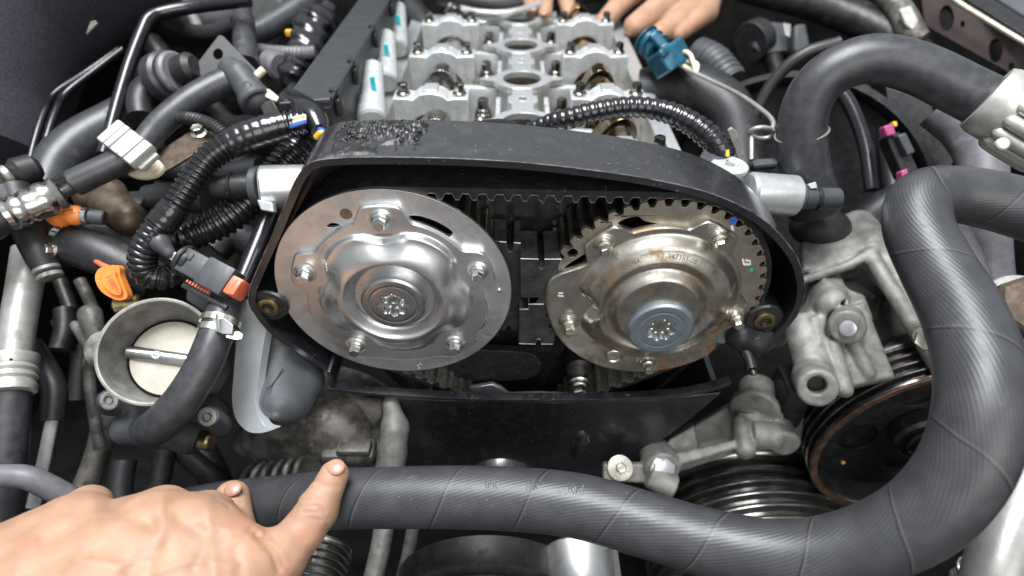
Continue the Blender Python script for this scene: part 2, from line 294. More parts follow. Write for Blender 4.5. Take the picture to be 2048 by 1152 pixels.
M = dict(
 liner=mat('well_liner', (.20, .175, .15), .3, .8, var=.3, vs=1.5, bump=.2, bs=8, grime=(.07, .055, .045), gs=.8, gt=.5),
 cover=mat('cover_plastic', (.010, .0105, .013), .30, scratch=.35, var=.1, bump=.08, bs=5, spec=.7, coat=.85),
 melted=mat('melted_plastic', (.013, .013, .014), .34, bump=.5, bs=12, var=.4, scratch=.5),
 blackp=mat('black_plastic', (.014, .0145, .016), .4, var=.2, bump=.15, bs=14, scratch=.2),
 greyp=mat('grey_plastic', (.046, .049, .054), .45, var=.12, bump=.08, bs=12, scratch=.12),
 conduit=mat('conduit_plastic', (.010, .010, .012), .22, var=.2, spec=.6),
 tape=mat('black_tape', (.011, .011, .013), .2, var=.3, bump=.6, bs=3.5, spec=.7),
 rubber=mat('rubber', (.034, .035, .039), .38, var=.25, bump=.25, bs=18, grime=(.07, .068, .066), gs=.8, gt=.58),
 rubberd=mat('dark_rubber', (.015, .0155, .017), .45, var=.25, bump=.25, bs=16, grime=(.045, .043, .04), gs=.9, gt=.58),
 hose=mat('wrapped_hose', (.038, .039, .043), .41, var=.2, vs=1.0, uvrib=(58, 2.2, 3.7), bump=.12, bs=25, grime=(.065, .066, .072), gs=.55, gt=.6),
 belt=mat('belt_rubber', (.014, .015, .018), .42, var=.3, scratch=.35, bump=.2, bs=20),
 beltt=mat('belt_teeth', (.10, .095, .088), .6, var=.4, vs=5, bump=.3, bs=25),
 steel=mat('zinc_steel', (.80, .81, .82), .42, 1., var=.10, vs=1.2, bump=.06, bs=8, grime=(.55, .55, .54), gs=.7, gt=.52),
 press=mat('pressed_steel', (.80, .805, .81), .33, 1., var=.08, vs=1.0, bump=.05, bs=6, grime=(.56, .545, .535), gs=.5, gt=.55),
 oldpress=mat('rusty_pressed_steel', (.47, .445, .40), .36, 1., var=.18, vs=1.2, bump=.12, bs=8, grime=(.31, .225, .14), gs=.8, gt=.50, rust=(0, 0, 0, (1.1, -1.0), .47)),
 oldplate=mat('tan_steel', (.52, .48, .40), .44, 1., var=.15, vs=1.5, bump=.08, bs=9, grime=(.22, .17, .12), gs=1.1, gt=.58),
 gear=mat('gear_steel', (.27, .245, .21), .34, 1., var=.35, vs=2, bump=.1, bs=9),
 bolt=mat('bolt_steel', (.72, .73, .72), .25, 1., var=.1, vs=4, bump=.06, bs=15),
 boltw=mat('plated_bolt', (.64, .62, .54), .28, 1., var=.15, vs=4, bump=.06, bs=15, grime=(.30, .22, .13), gs=3, gt=.6),
 bluebolt=mat('phosphated_steel', (.36, .42, .47), .38, .85, var=.08, vs=2, bump=.06, bs=12),
 greybolt=mat('turned_steel', (.46, .47, .48), .30, 1., var=.1, vs=2, bump=.05, bs=12),
 alu=mat('cast_aluminium', (.225, .22, .205), .55, .4, var=.28, vs=1.4, bump=.9, bs=17, grime=(.25, .235, .21), gs=.7, gt=.58),
 alud=mat('dirty_aluminium', (.30, .295, .28), .5, .5, var=.22, vs=1.3, bump=.4, bs=14, grime=(.10, .09, .075), gs=.8, gt=.5),
 alub=mat('machined_aluminium', (.66, .68, .69), .34, .75, var=.07, vs=1.8, bump=.12, bs=14, grime=(.50, .49, .46), gs=.9, gt=.6),
 flange=mat('bright_flange', (.74, .79, .83), .32, .6, var=.06, vs=1.2, bump=.1, bs=10, grime=(.5, .5, .5), gs=.8, gt=.6),
 duct=mat('duct_plastic', (.030, .032, .036), .42, var=.12, vs=1, bump=.06, bs=10),
 boxp=mat('grey_box_plastic', (.085, .09, .10), .4, var=.15, vs=1, bump=.12, bs=14),
 head=mat('head_aluminium', (.53, .55, .56), .42, .5, var=.14, vs=1.2, bump=.3, bs=12, grime=(.30, .26, .19), gs=.5, gt=.53),
 pit=mat('oily_aluminium', (.40, .37, .32), .35, .7, var=.3, vs=1.2, bump=.25, bs=9, grime=(.10, .08, .05), gs=.7, gt=.52),
 cam=mat('cam_steel', (.42, .41, .39), .26, 1., var=.15, vs=1.5, grime=(.25, .22, .18), gs=.8, gt=.55),
 camoil=mat('oily_cam_steel', (.34, .25, .13), .15, 1., var=.35, vs=1., grime=(.12, .08, .03), gs=.9, gt=.5, coat=.6),
 darkbolt=mat('black_oxide_bolt', (.20, .19, .18), .2, 1., var=.3, vs=3),
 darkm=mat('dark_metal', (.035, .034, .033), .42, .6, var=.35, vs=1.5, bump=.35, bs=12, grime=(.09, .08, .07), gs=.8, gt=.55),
 grimy=mat('grimy_metal', (.15, .14, .128), .55, .4, var=.4, vs=1.0, bump=.6, bs=8, grime=(.045, .042, .039), gs=.6, gt=.45),
 pulley=mat('pulley_steel', (.30, .29, .28), .24, .95, var=.25, vs=.9, bump=.1, bs=10, grime=(.14, .11, .09), gs=.6, gt=.6),
 bpulley=mat('black_pulley', (.20, .19, .185), .24, .9, var=.3, vs=1.2, bump=.08, bs=9, grime=(.05, .04, .035), gs=.9, gt=.6),
 rustrim=mat('rusted_rim', (.13, .075, .05), .5, .5, var=.4, vs=2.2, bump=.4, bs=10, grime=(.05, .035, .03), gs=1.4, gt=.5),
 tool=mat('black_steel_tool', (.085, .085, .09), .40, .8, var=.3, vs=1.5, bump=.25, bs=11, scratch=.5),
 toole=mat('worn_steel_edge', (.42, .41, .40), .35, 1., var=.3, vs=4),
 pipe=mat('grey_pipe', (.33, .33, .315), .4, .5, var=.15, vs=1., bump=.25, bs=12, grime=(.22, .20, .17), gs=.7, gt=.56),
 crimp=mat('crimped_steel', (.50, .49, .47), .22, 1., var=.15, vs=2, grime=(.10, .085, .07), gs=1.1, gt=.52),
 ferrule=mat('alu_ferrule', (.50, .495, .46), .38, .6, var=.1, vs=2, bump=.2, bs=15, grime=(.36, .34, .30), gs=1.2, gt=.6),
 clip=mat('grey_nylon', (.42, .415, .39), .45, var=.1, vs=2, bump=.1, bs=20, grime=(.22, .21, .19), gs=1.6, gt=.6),
 ivory=mat('ivory_nylon', (.62, .56, .42), .45, var=.12, vs=2, grime=(.35, .27, .17), gs=1.5, gt=.56),
 orange=mat('orange_plastic', (.80, .23, .045), .4, var=.12, vs=2, bump=.1, bs=18, grime=(.45, .12, .03), gs=1.5, gt=.62),
 redor=mat('coral_plastic', (.70, .15, .075), .38, var=.1, vs=2, bump=.1, bs=18),
 blue=mat('blue_plastic', (.006, .068, .115), .35, var=.3, vs=1.5, bump=.25, bs=6),
 pink=mat('pink_plastic', (.36, .06, .17), .45, var=.1), teal=mat('teal_label', (.02, .50, .56), .4, var=.1),
 white=mat('white_plastic', (.70, .71, .70), .4, var=.08, grime=(.42, .41, .38), gs=1.2, gt=.6),
 lamp=mat('milky_plastic', (.36, .375, .375), .35, var=.12, grime=(.33, .34, .34), gs=.9, gt=.55),
 yellow=mat('yellow_plastic', (.72, .42, .03), .4, var=.1), wireb=mat('blue_wire', (.02, .10, .42), .4), wirew=mat('pale_wire', (.66, .52, .38), .4),
 brass=mat('brass', (.34, .27, .15), .34, 1., var=.25, vs=3, grime=(.12, .08, .04), gs=2, gt=.56),
 skin=mat('skin', (.36, .215, .14), .5, var=.14, vs=.6, bump=.5, bs=16, grime=(.36, .175, .115), gs=.45, gt=.54, sss=.2, spec=.4),
 nail=mat('nail', (.36, .195, .145), .32, var=.06, vs=3, sss=.1),
 fabric=mat('fender_cloth', (.034, .032, .044), .85, var=.35, vs=6, bump=.6, bs=12),
 fender=mat('painted_fender', (.06, .042, .042), .34, .3, var=.12, vs=.8, bump=.12, bs=6, grime=(.035, .026, .026), gs=.5, gt=.55),
 paintd=mat('dark_paint', (.10, .10, .115), .25, .2, var=.1, vs=.8), trim=mat('trim_edge', (.45, .42, .33), .4, .5, var=.15),
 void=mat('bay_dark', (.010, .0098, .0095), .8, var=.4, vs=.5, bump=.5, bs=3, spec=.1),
 mblue=mat('blue_paint', (.03, .13, .60), .5), mgreen=mat('green_paint', (.03, .42, .20), .5), mwhite=mat('white_paint', (.78, .78, .74), .5),
 ink=mat('stamped_shadow', (.11, .10, .09), .5, .5, var=.2), lav=mat('grey_hose', (.12, .116, .13), .45, var=.15, bump=.2, bs=14, grime=(.23, .22, .24), gs=.7, gt=.58),  # stamped letters: shade of the strokes is put into a dark colour
 brownm=mat('brown_oiled_metal', (.095, .07, .05), .45, .5, var=.35, vs=2, bump=.4, bs=8, grime=(.05, .035, .025), gs=1.3, gt=.52),
)
# ================================================================ setting
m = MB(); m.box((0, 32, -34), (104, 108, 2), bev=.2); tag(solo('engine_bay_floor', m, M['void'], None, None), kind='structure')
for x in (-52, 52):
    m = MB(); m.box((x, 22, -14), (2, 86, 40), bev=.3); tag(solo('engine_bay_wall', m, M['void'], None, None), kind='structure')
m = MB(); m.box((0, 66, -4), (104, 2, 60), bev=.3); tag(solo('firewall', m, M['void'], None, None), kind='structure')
# ================================================================ timing cover
LIP = [(650, 742), (600, 708), (542, 668), (505, 622), (497, 588), (512, 545), (545, 470), (577, 392), (598, 348), (622, 325), (660, 317), (740, 314), (850, 315), (960, 319), (1060, 326), (1160, 337), (1280, 354), (1400, 380), (1480, 411), (1540, 450), (1588, 505), (1607, 555), (1606, 600), (1590, 637), (1568, 664), (1548, 684)]
lip = catmull([PY(a, b, -.4) for a, b in LIP], 6)
cen = np.array([.6, -.4, 0.])
def inset(p, d):
    t = np.gradient(p, axis=0); n = np.c_[t[:, 2], 0*t[:, 0], -t[:, 0]]; n /= np.linalg.norm(n, axis=1)[:, None]
    sgn = np.sign(((cen-p)*n).sum(1)); return p+n*sgn[:, None]*d
tcov = thing('timing_cover', 'black plastic timing belt cover open at the front around the two camshaft wheels', 'cover', (0.6, 1, -8))
lin = inset(lip, .32)
m = MB(); m.prism(np.vstack([lip, lin[::-1]]), (0, 3.2, 0)); part('rim', m, M['cover'], tcov, 30, .07)
m = MB(); m.tube(lip[18:-12]+[0, -.015, 0], .022, 6, sm=False); part('worn_edge', m, mat('worn_plastic_edge', (.10, .10, .105), .5, var=.9, vs=1.5), tcov)  # paler line along the lip: wear plus an edge highlight put into colour
bk = [p+np.array([0, 3.2, 0]) for p in lip]+[np.array([7.5, 2.8, -13]), np.array([-5.2, 2.8, -13])]
m = MB(); m.prism(bk, (0, .3, 0)); part('back_plate', m, M['cover'], tcov)
for px, py, nm in ((537, 613, 'boss'), (1529, 641, 'boss')):
    c = PY(px, py, -.2); m = MB(); m.cyl(c+[0, 2.8, 0], c, .95, 28, .08); b = part('boss', m, M['cover'], tcov)
    m = MB(); m.lathe(c+[0, .2, 0], (0, -1, 0), [(0, .52), (.30, .52), (.33, .48), (.33, .30), (.05, .28)], 24); part('bushing', m, M['brass'], b)
# melted, scuffed skin on the top left of the rim
ox = lip[:, 0]; top = lip[:, 2] > 3; xs, zs = ox[top], lip[top][:, 2]; o_ = np.argsort(xs); xs, zs = xs[o_], zs[o_]
nx, ny = 90, 36; X, Y = np.meshgrid(np.linspace(0, 1, nx), np.linspace(0, 1, ny), indexing='ij')
x0, x1 = PY(640, 317, -.4)[0], PY(842, 315, -.4)[0]
xx = x0+(x1-x0)*X; yy = -.38+3.1*Y
def vnoise(x, y, seed, f):
    r = np.random.default_rng(seed).random((64, 64)); x = x*f; y = y*f; i = np.floor(x).astype(int); j = np.floor(y).astype(int); a = x-i; b = y-j; a = a*a*(3-2*a); b = b*b*(3-2*b)
    g = lambda p, q: r[p % 64, q % 64]
    return (g(i, j)*(1-a)+g(i+1, j)*a)*(1-b)+(g(i, j+1)*(1-a)+g(i+1, j+1)*a)*b
hn = .5*np.abs(vnoise(xx, yy, 1, 2.2)-.5)+.4*np.abs(vnoise(xx, yy, 2, 5)-.5)+.25*vnoise(xx, yy, 3, 9)
wob = .12*(vnoise(xx, yy, 5, 1.3)-.5)+.10*(vnoise(xx, yy, 6, 3.)-.5)
edge = sstep(0, .08, X+wob)*sstep(0, .06, .60+.37*sstep(.2, .62, Y)-.25*sstep(.8, 1, Y)*0-X+wob)*sstep(0, .10, Y+wob*.8)*sstep(1, .96, Y)
rough = np.clip(.25+.9*sstep(.2, .75, Y+wob*2)*sstep(.05, .4, X+wob), 0, 1)*(.4+1.1*vnoise(xx, yy, 8, 1.1))
zz = np.interp(xx, xs, zs)-.02+edge*(.05+.50*hn*rough)
m = MB(); m.add(np.c_[xx.ravel(), yy.ravel(), zz.ravel()], [(i*ny+j, (i+1)*ny+j, (i+1)*ny+j+1, i*ny+j+1) for i in range(nx-1) for j in range(ny-1)]); part('melted_patch', m, M['melted'], tcov, 50)
m = MB()                                   # curls and beads of melted plastic
for k in range(130):
    u, v = rng.uniform(.12, .95), rng.uniform(.3, .97); v = .97-(1-v)*rng.random(); x = x0+(x1-x0)*u; y = -.38+3.1*v; z = np.interp(x, xs, zs)+.08; a = rng.uniform(0, 6.28); l = rng.uniform(.06, .22)
    pts = [np.array([x+math.cos(a+q*1.5)*l*q, y+math.sin(a+q*1.5)*l*q, z+.08*math.sin(q*3)*rng.random()+.03]) for q in (0, .5, 1, 1.4)]
    m.tube(pts, [.05, .05, .04, .02], 6, per=3)
o = part('melted_curl', m, M['melted'], tcov, 60); o['kind'] = 'stuff'
# lower cover
lowc = thing('lower_timing_cover', 'black lower timing cover panel tapering down behind the thick front hose', 'cover', (1, -.6, -13))
pan = [(790, 797), (900, 801), (1100, 805), (1300, 800), (1442, 786), (1385, 835), (1270, 922), (1180, 1010), (870, 1010), (832, 930)]
m = MB(); m.trace(pan, 'Y', 0, .3, y=-.6); part('panel', m, M['cover'], lowc, bev=.06)
up = catmull([PY(a, b, -.95) for a, b in [(652, 776), (750, 787), (900, 796), (1100, 800), (1300, 795), (1400, 783), (1462, 765)]], 6)
m = MB(); m.prism(np.vstack([up, (up+[0, 0, -.22])[::-1]]), (0, .5, 0)); part('lip', m, M['cover'], lowc, 30, .05)
a, b = PY(652, 742, -.9), PY(654, 776, -.95)
m = MB(); m.box(((a[0]+.12), .9, (a[2]+b[2])/2), (.22, 3.7, abs(a[2]-b[2])), bev=.05); part('side_wall', m, M['cover'], lowc)
m = MB(); m.box((-4.55, 1.2, -10.4), (.3, 3.4, 6.2), bev=.05); part('side_wall', m, M['cover'], lowc)
rb = [PY(1442, 786, 1.0)+[0, 0, 0], PY(1270, 922, 1.), PY(1180, 1010, 1.)]
m = MB(); q = np.array([PY(1442, 786, -.3), PY(1270, 922, -.3), PY(1180, 1010, -.3)]); m.prism(np.vstack([q, (q+[-.3, 0, -.0])[::-1]]), (0, 3, 0)); part('side_wall', m, M['cover'], lowc)
c = PY(1002, 985, -1.4); m = MB(); m.lathe(c+[0, 1, 0], (0, -1, 0), [(0, 2.5), (.2, 2.4), (.85, 2.2), (1.0, 2.05), (1.05, 1.2)], 48); part('crank_bulge', m, M['cover'], lowc)
c0 = PY(1162, 880, -.6); m = MB(); m.sphere((0, 0, 0), (.55, .3, 1.5), 12, 20, fr=(c0+[0, 0, -.6], CR, np.array([0, 1., 0]), np.array([0, 0, 1.]))); part('bulge', m, M['cover'], lowc)
# ================================================================ belt
CL = np.array([-5.55, 0, -.12]); CRT = np.array([6.82, 0, -.42]); RB = 5.32
def arc(c, r, a0, a1, n): t = np.radians(np.linspace(a0, a1, n)); return np.c_[c[0]+r*np.cos(t), 0*t, c[2]+r*np.sin(t)]
crank = np.array([.3, 0, -17.5])
pth = np.vstack([[crank+[-1.6, 0, .3], [-1.3, 0, -11.5], [-1.9, 0, -9.6], [-3.6, 0, -7.55]], arc(CL, RB, 238, 91, 110), arc(CRT, RB, 89, -57, 110), [[5.5, 0, -7.6], [3.4, 0, -9.3], [2.4, 0, -11.5], crank+[1.6, 0, .3]]])
L = np.r_[0, np.cumsum(np.linalg.norm(np.diff(pth, axis=0), axis=1))]
PITCHT = 2*math.pi*RB/46; n = int(L[-1]/PITCHT*10); t = np.linspace(0, L[-1], n)
pp = np.c_[np.interp(t, L, pth[:, 0]), 0*t, np.interp(t, L, pth[:, 2])]
for _ in range(40): pp[1:-1] = .25*pp[:-2]+.5*pp[1:-1]+.25*pp[2:]
tg = np.gradient(pp, axis=0); nn = np.c_[-tg[:, 2], 0*t, tg[:, 0]]; nn /= np.linalg.norm(nn, axis=1)[:, None]
nn *= np.sign(nn[np.argmax(pp[:, 2])][2])
sL = np.interp(0, [0, 1], [0, 1]); offL = L[np.argmin(np.abs(np.degrees(np.arctan2(pth[:, 2]-CRT[2], pth[:, 0]-CRT[0]))-60)+100*(pth[:, 0] < 3))]
ph = ((t-offL)/PITCHT) % 1; tooth = sstep(.22, .38, ph)*(1-sstep(.62, .78, ph)); inn = .08+.30*tooth
vo = pp+nn*.22; vi = pp-nn*inn[:, None]; V = []
y0, y1 = .18, 2.55
for a in range(n): V += [vo[a]+[0, y0, 0], vo[a]+[0, y1, 0], vi[a]+[0, y1, 0], vi[a]+[0, y0, 0]]
tb = thing('timing_belt', 'black toothed rubber timing belt looped over both camshaft wheels', 'belt', (.6, 1.3, -14))
m = MB(); m.add(V, [(4*i+a, 4*i+b, 4*i+4+b, 4*i+4+a) for i in range(n-1) for a, b in ((0, 1), (3, 0), (1, 2))]); part('backing', m, M['belt'], tb, 30)
m = MB(); V2 = [x for a in range(n) for x in (vi[a]+[0, y0-.004, 0], vi[a]+[0, y1, 0])]; m.add(V2, [(2*i, 2*i+1, 2*i+3, 2*i+2) for i in range(n-1)]); part('teeth', m, M['beltt'], tb, 25)
fe = vi+nn*.05; m = MB(); V2 = [x for a in range(n) for x in (vi[a]+[0, y0-.012, 0], fe[a]+[0, y0-.012, 0])]; m.add(V2, [(2*i, 2*i+1, 2*i+3, 2*i+2) for i in range(n-1)]); part('worn_edge', m, mat('frayed_cord', (.17, .15, .13), .7, var=.5, vs=6), tb)
# ================================================================ camshaft wheels
def circ(c, r, n, y): a = np.arange(n)/n*2*math.pi; return np.c_[c[0]+r*np.cos(a), np.full(n, y), c[2]+r*np.sin(a)]
def gear_out(c, r, n, ph0, y, dep=.31):
    P_ = []
    for k in range(n):
        for f, rr in ((-.36, r-dep), (-.20, r-.03), (-.12, r), (.12, r), (.20, r-.03), (.36, r-dep)): a = ph0+(k+f)/n*2*math.pi; P_.append((c[0]+rr*math.cos(a), y, c[2]+rr*math.sin(a)))
    return np.array(P_)
def onplane(px, y): return catmull([PY(a, b, y) for a, b in px], 4, True)
BL = [(757, 457), (957, 558), (908, 704), (708, 708), (600, 562)]; BR = [(1211, 503), (1443, 491), (1478, 650), (1298, 740), (1140, 660)]
def angs(B, c): return [math.atan2(PY(x, y, -1.)[2]-c[2], PY(x, y, -1.)[0]-c[0]) for x, y in B]
def dth(th, a): return np.abs((th-a+math.pi) % (2*math.pi)-math.pi)
def text_on(name, s, size, fr, r, a0, hfun, matl, parent, lift=.012, arcdir=-1, squash=1.):
    cu = bpy.data.curves.new(name, 'FONT'); cu.body = s; cu.size = size*1.; cu.align_x = 'CENTER'; cu.resolution_u = 2; cu.space_character = 1.12
    to = bpy.data.objects.new(name+'_tmp', cu); COL.objects.link(to); bpy.context.view_layer.update()
    me = bpy.data.meshes.new_from_object(to.evaluated_get(bpy.context.evaluated_depsgraph_get())); bpy.data.objects.remove(to)
    v = np.array([x.co for x in me.vertices]); f = [tuple(p.vertices) for p in me.polygons]; bpy.data.meshes.remove(me)
    rr = r+(v[:, 1]-size*.35)*(1 if arcdir < 0 else -1); th = a0+arcdir*v[:, 0]/r*squash
    m = MB(); m.add(tw(fr, np.c_[rr*np.cos(th), rr*np.sin(th), hfun(rr, th)+lift]), f); return part(name, m, matl, parent)
def torx_head(parent, fr, r, h0, h1, m_, ph=0):
    star = lambda th: .60+.075*np.cos(8*(th+ph))
    def h(q, th):
        z = np.full_like(q, h1); z = z-.34*sstep(star(th)+.05, star(th)-.05, q); z = z+.05*sstep(.34, .28, q)-.05*sstep(.2, .12, q)
        z = z-.025*(sstep(1.02, 1.06, q)-sstep(1.10, 1.14, q)); return z-.10*sstep(r-.14, r, q)
    m = MB(); m.polar(fr, h, r, 46, 128, back=h0); b = part('centre_bolt', m, m_, parent, 40)
    m = MB(); rg = random.Random(int(r*100+fr[0][0]*10))
    for k in range(8):
        a = k/8*2*math.pi+ph+.2; m.sphere((.42*math.cos(a), .42*math.sin(a), h1-.30), (.13, .10, .10), 6, 8, fr=fr)
    part('socket_burr', m, M['bolt'], b); return b
# ---- left wheel
XA, ZA = np.array([1., 0, 0]), np.array([0, 0, 1.]); YF = np.array([0, -1., 0])
lw = thing('camshaft_sprocket', 'bright silver camshaft wheel with a lobed pressed cover, on the left under the belt', 'sprocket', CL+[0, 0, -5.6])
frL = (CL.copy(), XA, ZA, YF)
CPL = np.array([-5.62, 0, -.2])
slotsL = [[(797, 437), (830, 431), (868, 441), (900, 459), (905, 470), (893, 471), (862, 462), (824, 453), (800, 446)], [(652, 453), (664, 446), (680, 450), (664, 455)], [(966, 640), (972, 638), (967, 655), (958, 660)]]
m = MB(); m.prism(circ(CPL, 5.58, 128, 0), (0, .18, 0), [onplane(s, 0) for s in slotsL]); part('front_plate', m, M['steel'], lw, 30, .05)
c = PY(692, 428, 0); m = MB(); m.lathe(c, YF, [(.01, .27), (.012, .25), (-.10, .22), (-.12, .1)], 24); part('dimple', m, M['gear'], lw)
c = PY(998, 581, 0); m = MB(); m.sphere(c, (.14, .09, .14), 8, 14); part('rivet', m, M['bolt'], lw)
m = MB(); m.prism(gear_out(CL, 5.26, 46, .02, .2), (0, 2.4, 0), [circ(CL, 4.7, 90, .2)]); part('gear', m, M['gear'], lw, 25)
m = MB(); m.lathe(CL+[0, 1.7, 0], (0, 1, 0), [(0, 4.69), (.3, 4.69)], 60); part('web', m, M['darkm'], lw)
aL = angs(BL, (-5.51, 0, -.05)); cL = (np.array([-5.51, 0, -.05]), XA, ZA, YF)
def lobe(th, A, w): return np.max([np.exp(-(dth(th, a)/w)**2) for a in A], axis=0)
def RL(th): return 4.12+.72*sstep(.33, .15, np.min([dth(th, a) for a in aL], axis=0))*(1-.5*sstep(0, -.5, np.sin(th)))+.50*sstep(.1, -.4, np.sin(th))
def hL(r, th):
    Rd = 3.66-.58*lobe(th, aL, .27)-.0*r
    z = .34+.30*sstep(Rd+.13, Rd-.07, r)+.46*sstep(Rd-.05, 2.35, r)
    z = z-.46*sstep(2.30, 1.92, r)-.10*sstep(1.95, 1.85, r)
    for a in aL: x = np.hypot(r*np.cos(th)-4.19*math.cos(a), r*np.sin(th)-4.19*math.sin(a)); z = z+.10*sstep(.52, .38, x)
    R = RL(th); return z-.12*sstep(R-.10, R, r)**2
m = MB(); m.polar(cL, hL, RL, 110, 300, back=.0); part('pressed_cover', m, M['press'], lw, 50)
for (x, y), a in zip(BL, aL):
    c = tw(cL, (4.19*math.cos(a), 4.19*math.sin(a), .44)); m = MB(); m.lathe(c, YF, [(-.05, .40), (.03, .40), (.06, .35)], 28); m.hexbolt(c, YF, .285, .44, 1.28, cup=False); part('bolt', m, M['bolt'], lw)
cb = cL[0]+[.02, 0, 0]
torx_head(lw, (cb, XA, ZA, YF), 1.50, .2, 1.18, M['greybolt'])
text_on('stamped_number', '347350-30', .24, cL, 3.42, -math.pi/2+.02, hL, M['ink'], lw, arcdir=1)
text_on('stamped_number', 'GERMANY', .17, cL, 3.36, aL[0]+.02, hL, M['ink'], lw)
m = MB()
for px, py in ((836, 731), (841, 728), (838, 736)): m.box(PY(px, py, -.005), (.10, .02, .07), bev=.005)
part('paint_mark', m, M['mwhite'], lw)
# ---- right wheel
rw = thing('camshaft_sprocket', 'tan rust-stained camshaft wheel with a stamped domed cover, on the right under the belt', 'sprocket', CRT+[0, 0, -5.3])
slR = [[(1229, 457), (1236, 446), (1253, 437), (1276, 433), (1290, 442), (1318, 447), (1360, 448), (1405, 456), (1363, 459), (1320, 460), (1290, 463), (1262, 469), (1244, 467), (1232, 465)], [(1119, 556), (1128, 536), (1153, 518), (1174, 507), (1176, 516), (1154, 540), (1134, 558), (1120, 568)]]
hole = [tuple(p) for p in [(1145+11*math.cos(a), 506+9*math.sin(a)) for a in np.arange(10)/10*6.283]]
m = MB(); go = gear_out(CRT, 5.26, 46, math.radians(60)+PITCHT/5.32/2, 0); m.prism(go, (0, .25, 0), [onplane(s, 0) for s in slR+[hole]]); part('front_plate', m, M['oldplate'], rw, 28, .03)
m = MB(); go2 = gear_out(CRT, 5.25, 46, math.radians(60)+PITCHT/5.32/2, .26); m.prism(go2, (0, 2.4, 0), [circ(CRT, 4.85, 90, .26)]); part('gear', m, M['gear'], rw, 25)
m = MB(); m.lathe(CRT+[0, 1.6, 0], (0, 1, 0), [(0, 4.84), (.3, 4.84)], 60); part('web', m, M['darkm'], rw)
aR = angs(BR, (6.78, 0, -.39)); cR = (np.array([6.78, 0, -.39]), XA, ZA, YF); nA = math.radians(172)
def RR(th):
    R = 4.08+.66*sstep(.34, .16, np.min([dth(th, a) for a in aR[:2]], axis=0))+.55*sstep(.36, .12, np.min([dth(th, a) for a in aR[2:3]], axis=0))
    return R+1.10*sstep(1.62, 1.22, dth(th, math.radians(240)))-.12*sstep(.3, .1, dth(th, math.radians(150)))
def hR(r, th):
    Rd = 3.66-.80*np.exp(-(dth(th, math.radians(187))/.20)**2)+.10*np.cos(th+.8)
    z = .34+.52*sstep(Rd+.22, Rd-.35, r)+.28*sstep(Rd-.2, 2.6, r)-.18*sstep(2.75, 2.35, r)+.42*sstep(2.35, 1.85, r)+.0*r
    for a in aR: x = np.hypot(r*np.cos(th)-4.24*math.cos(a), r*np.sin(th)-4.24*math.sin(a)); z = z+.08*sstep(.52, .38, x)
    R = RR(th); return z-.12*sstep(R-.10, R, r)**2
m = MB(); m.polar(cR, hR, RR, 110, 300, back=0.); part('pressed_cover', m, M['oldpress'], rw, 50)
for a in aR:
    c = tw(cR, (4.24*math.cos(a), 4.24*math.sin(a), .42)); m = MB(); m.lathe(c, YF, [(-.05, .40), (.03, .40), (.06, .35)], 28); m.cyl(c, c+YF*.36, .33, 22, .06); m.hexbolt(c+YF*.16, YF, .26, .46, 1.15, cup=False); part('bolt', m, M['boltw'], rw)
torx_head(rw, (PY(1322, 660, -1.6)*[1, 0, 1], XA, ZA, YF), 1.56, .4, 1.62, M['bluebolt'], .2)
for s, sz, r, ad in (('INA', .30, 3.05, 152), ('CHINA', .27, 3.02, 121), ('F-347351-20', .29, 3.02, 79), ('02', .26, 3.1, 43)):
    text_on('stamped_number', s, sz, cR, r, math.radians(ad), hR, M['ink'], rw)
c = PY(1228, 710, -.75); m = MB(); m.lathe(c, YF, [(-.2, .1), (-.2, .30), (.10, .33), (.14, .38), (.08, .44)], 28); part('hole_rim', m, M['boltw'], rw); m = MB(); m.sphere(c+[-.05, .02, -.12], (.2, .12, .14), 8, 12); part('hole_plug', m, M['bolt'], rw)
def mark(px, mt, y, nm='paint_mark', par=rw): mm = MB(); mm.trace(px, 'Y', 0, .02, y=y); part(nm, mm, mt, par)
mark([(1459, 441), (1471, 433), (1476, 440), (1464, 452)], M['mblue'], -.03); mark([(1461, 452), (1466, 450), (1468, 462), (1464, 465)], M['mwhite'], -.03)
mark([(1500, 538), (1506, 537), (1506, 543), (1500, 543)], M['mgreen'], -.03)
mark([(1484, 519), (1487, 518), (1490, 528), (1486, 530)], M['mwhite'], -.03); mark([(1490, 519), (1502, 521), (1502, 530), (1499, 530), (1499, 524), (1490, 522)], M['mwhite'], -.03); mark([(1487, 527), (1499, 527), (1499, 531), (1487, 531)], M['mwhite'], -.035)
mark([(1117, 586), (1126, 586), (1126, 588), (1117, 588)], M['mwhite'], -.36); mark([(1116, 591), (1127, 592), (1127, 594), (1116, 593)], M['mwhite'], -.36)
# ---- locking tool: two blocks between the wheels
def tooth_edge(x, y0_, y1_, n, amp):
    P_ = []
    for k in range(n):
        ya = y0_+(y1_-y0_)*k/n; h = (y1_-y0_)/n; bow = 26*((2*(k+.5)/n-1)**2)-26
        P_ += [(x+bow+amp, ya), (x+bow+amp, ya+h*.45), (x+bow-amp*.3, ya+h*.55), (x+bow-amp*.3, ya+h*.92)]
    return P_
lt = thing('cam_locking_tool', 'black steel locking block with a slot on top and teeth toward the rusty wheel', 'tool', PY(1080, 690, 0)+[0, 1, 0])
yf = -.10
o1 = [(1041, 517), (1077, 518), (1077, 534), (1083, 538), (1089, 534), (1089, 518), (1123, 518)]+tooth_edge(1118, 530, 680, 7, 7)+[(1107, 689), (1083, 689), (1080, 678), (1074, 678), (1071, 689), (1037, 688), (1039, 620), (1057, 620), (1057, 596), (1041, 596)]
m = MB(); m.trace(o1, 'Y', 0, 2.3, y=yf); part('block', m, M['tool'], lt, 30, .04)
def strip(par, pts, y, r=.035): mm = MB(); mm.tube([PY(a, b, y) for a, b in pts], r, 6, sm=False); part('worn_edge', mm, M['toole'], par)  # paler thin tube laid along a block edge
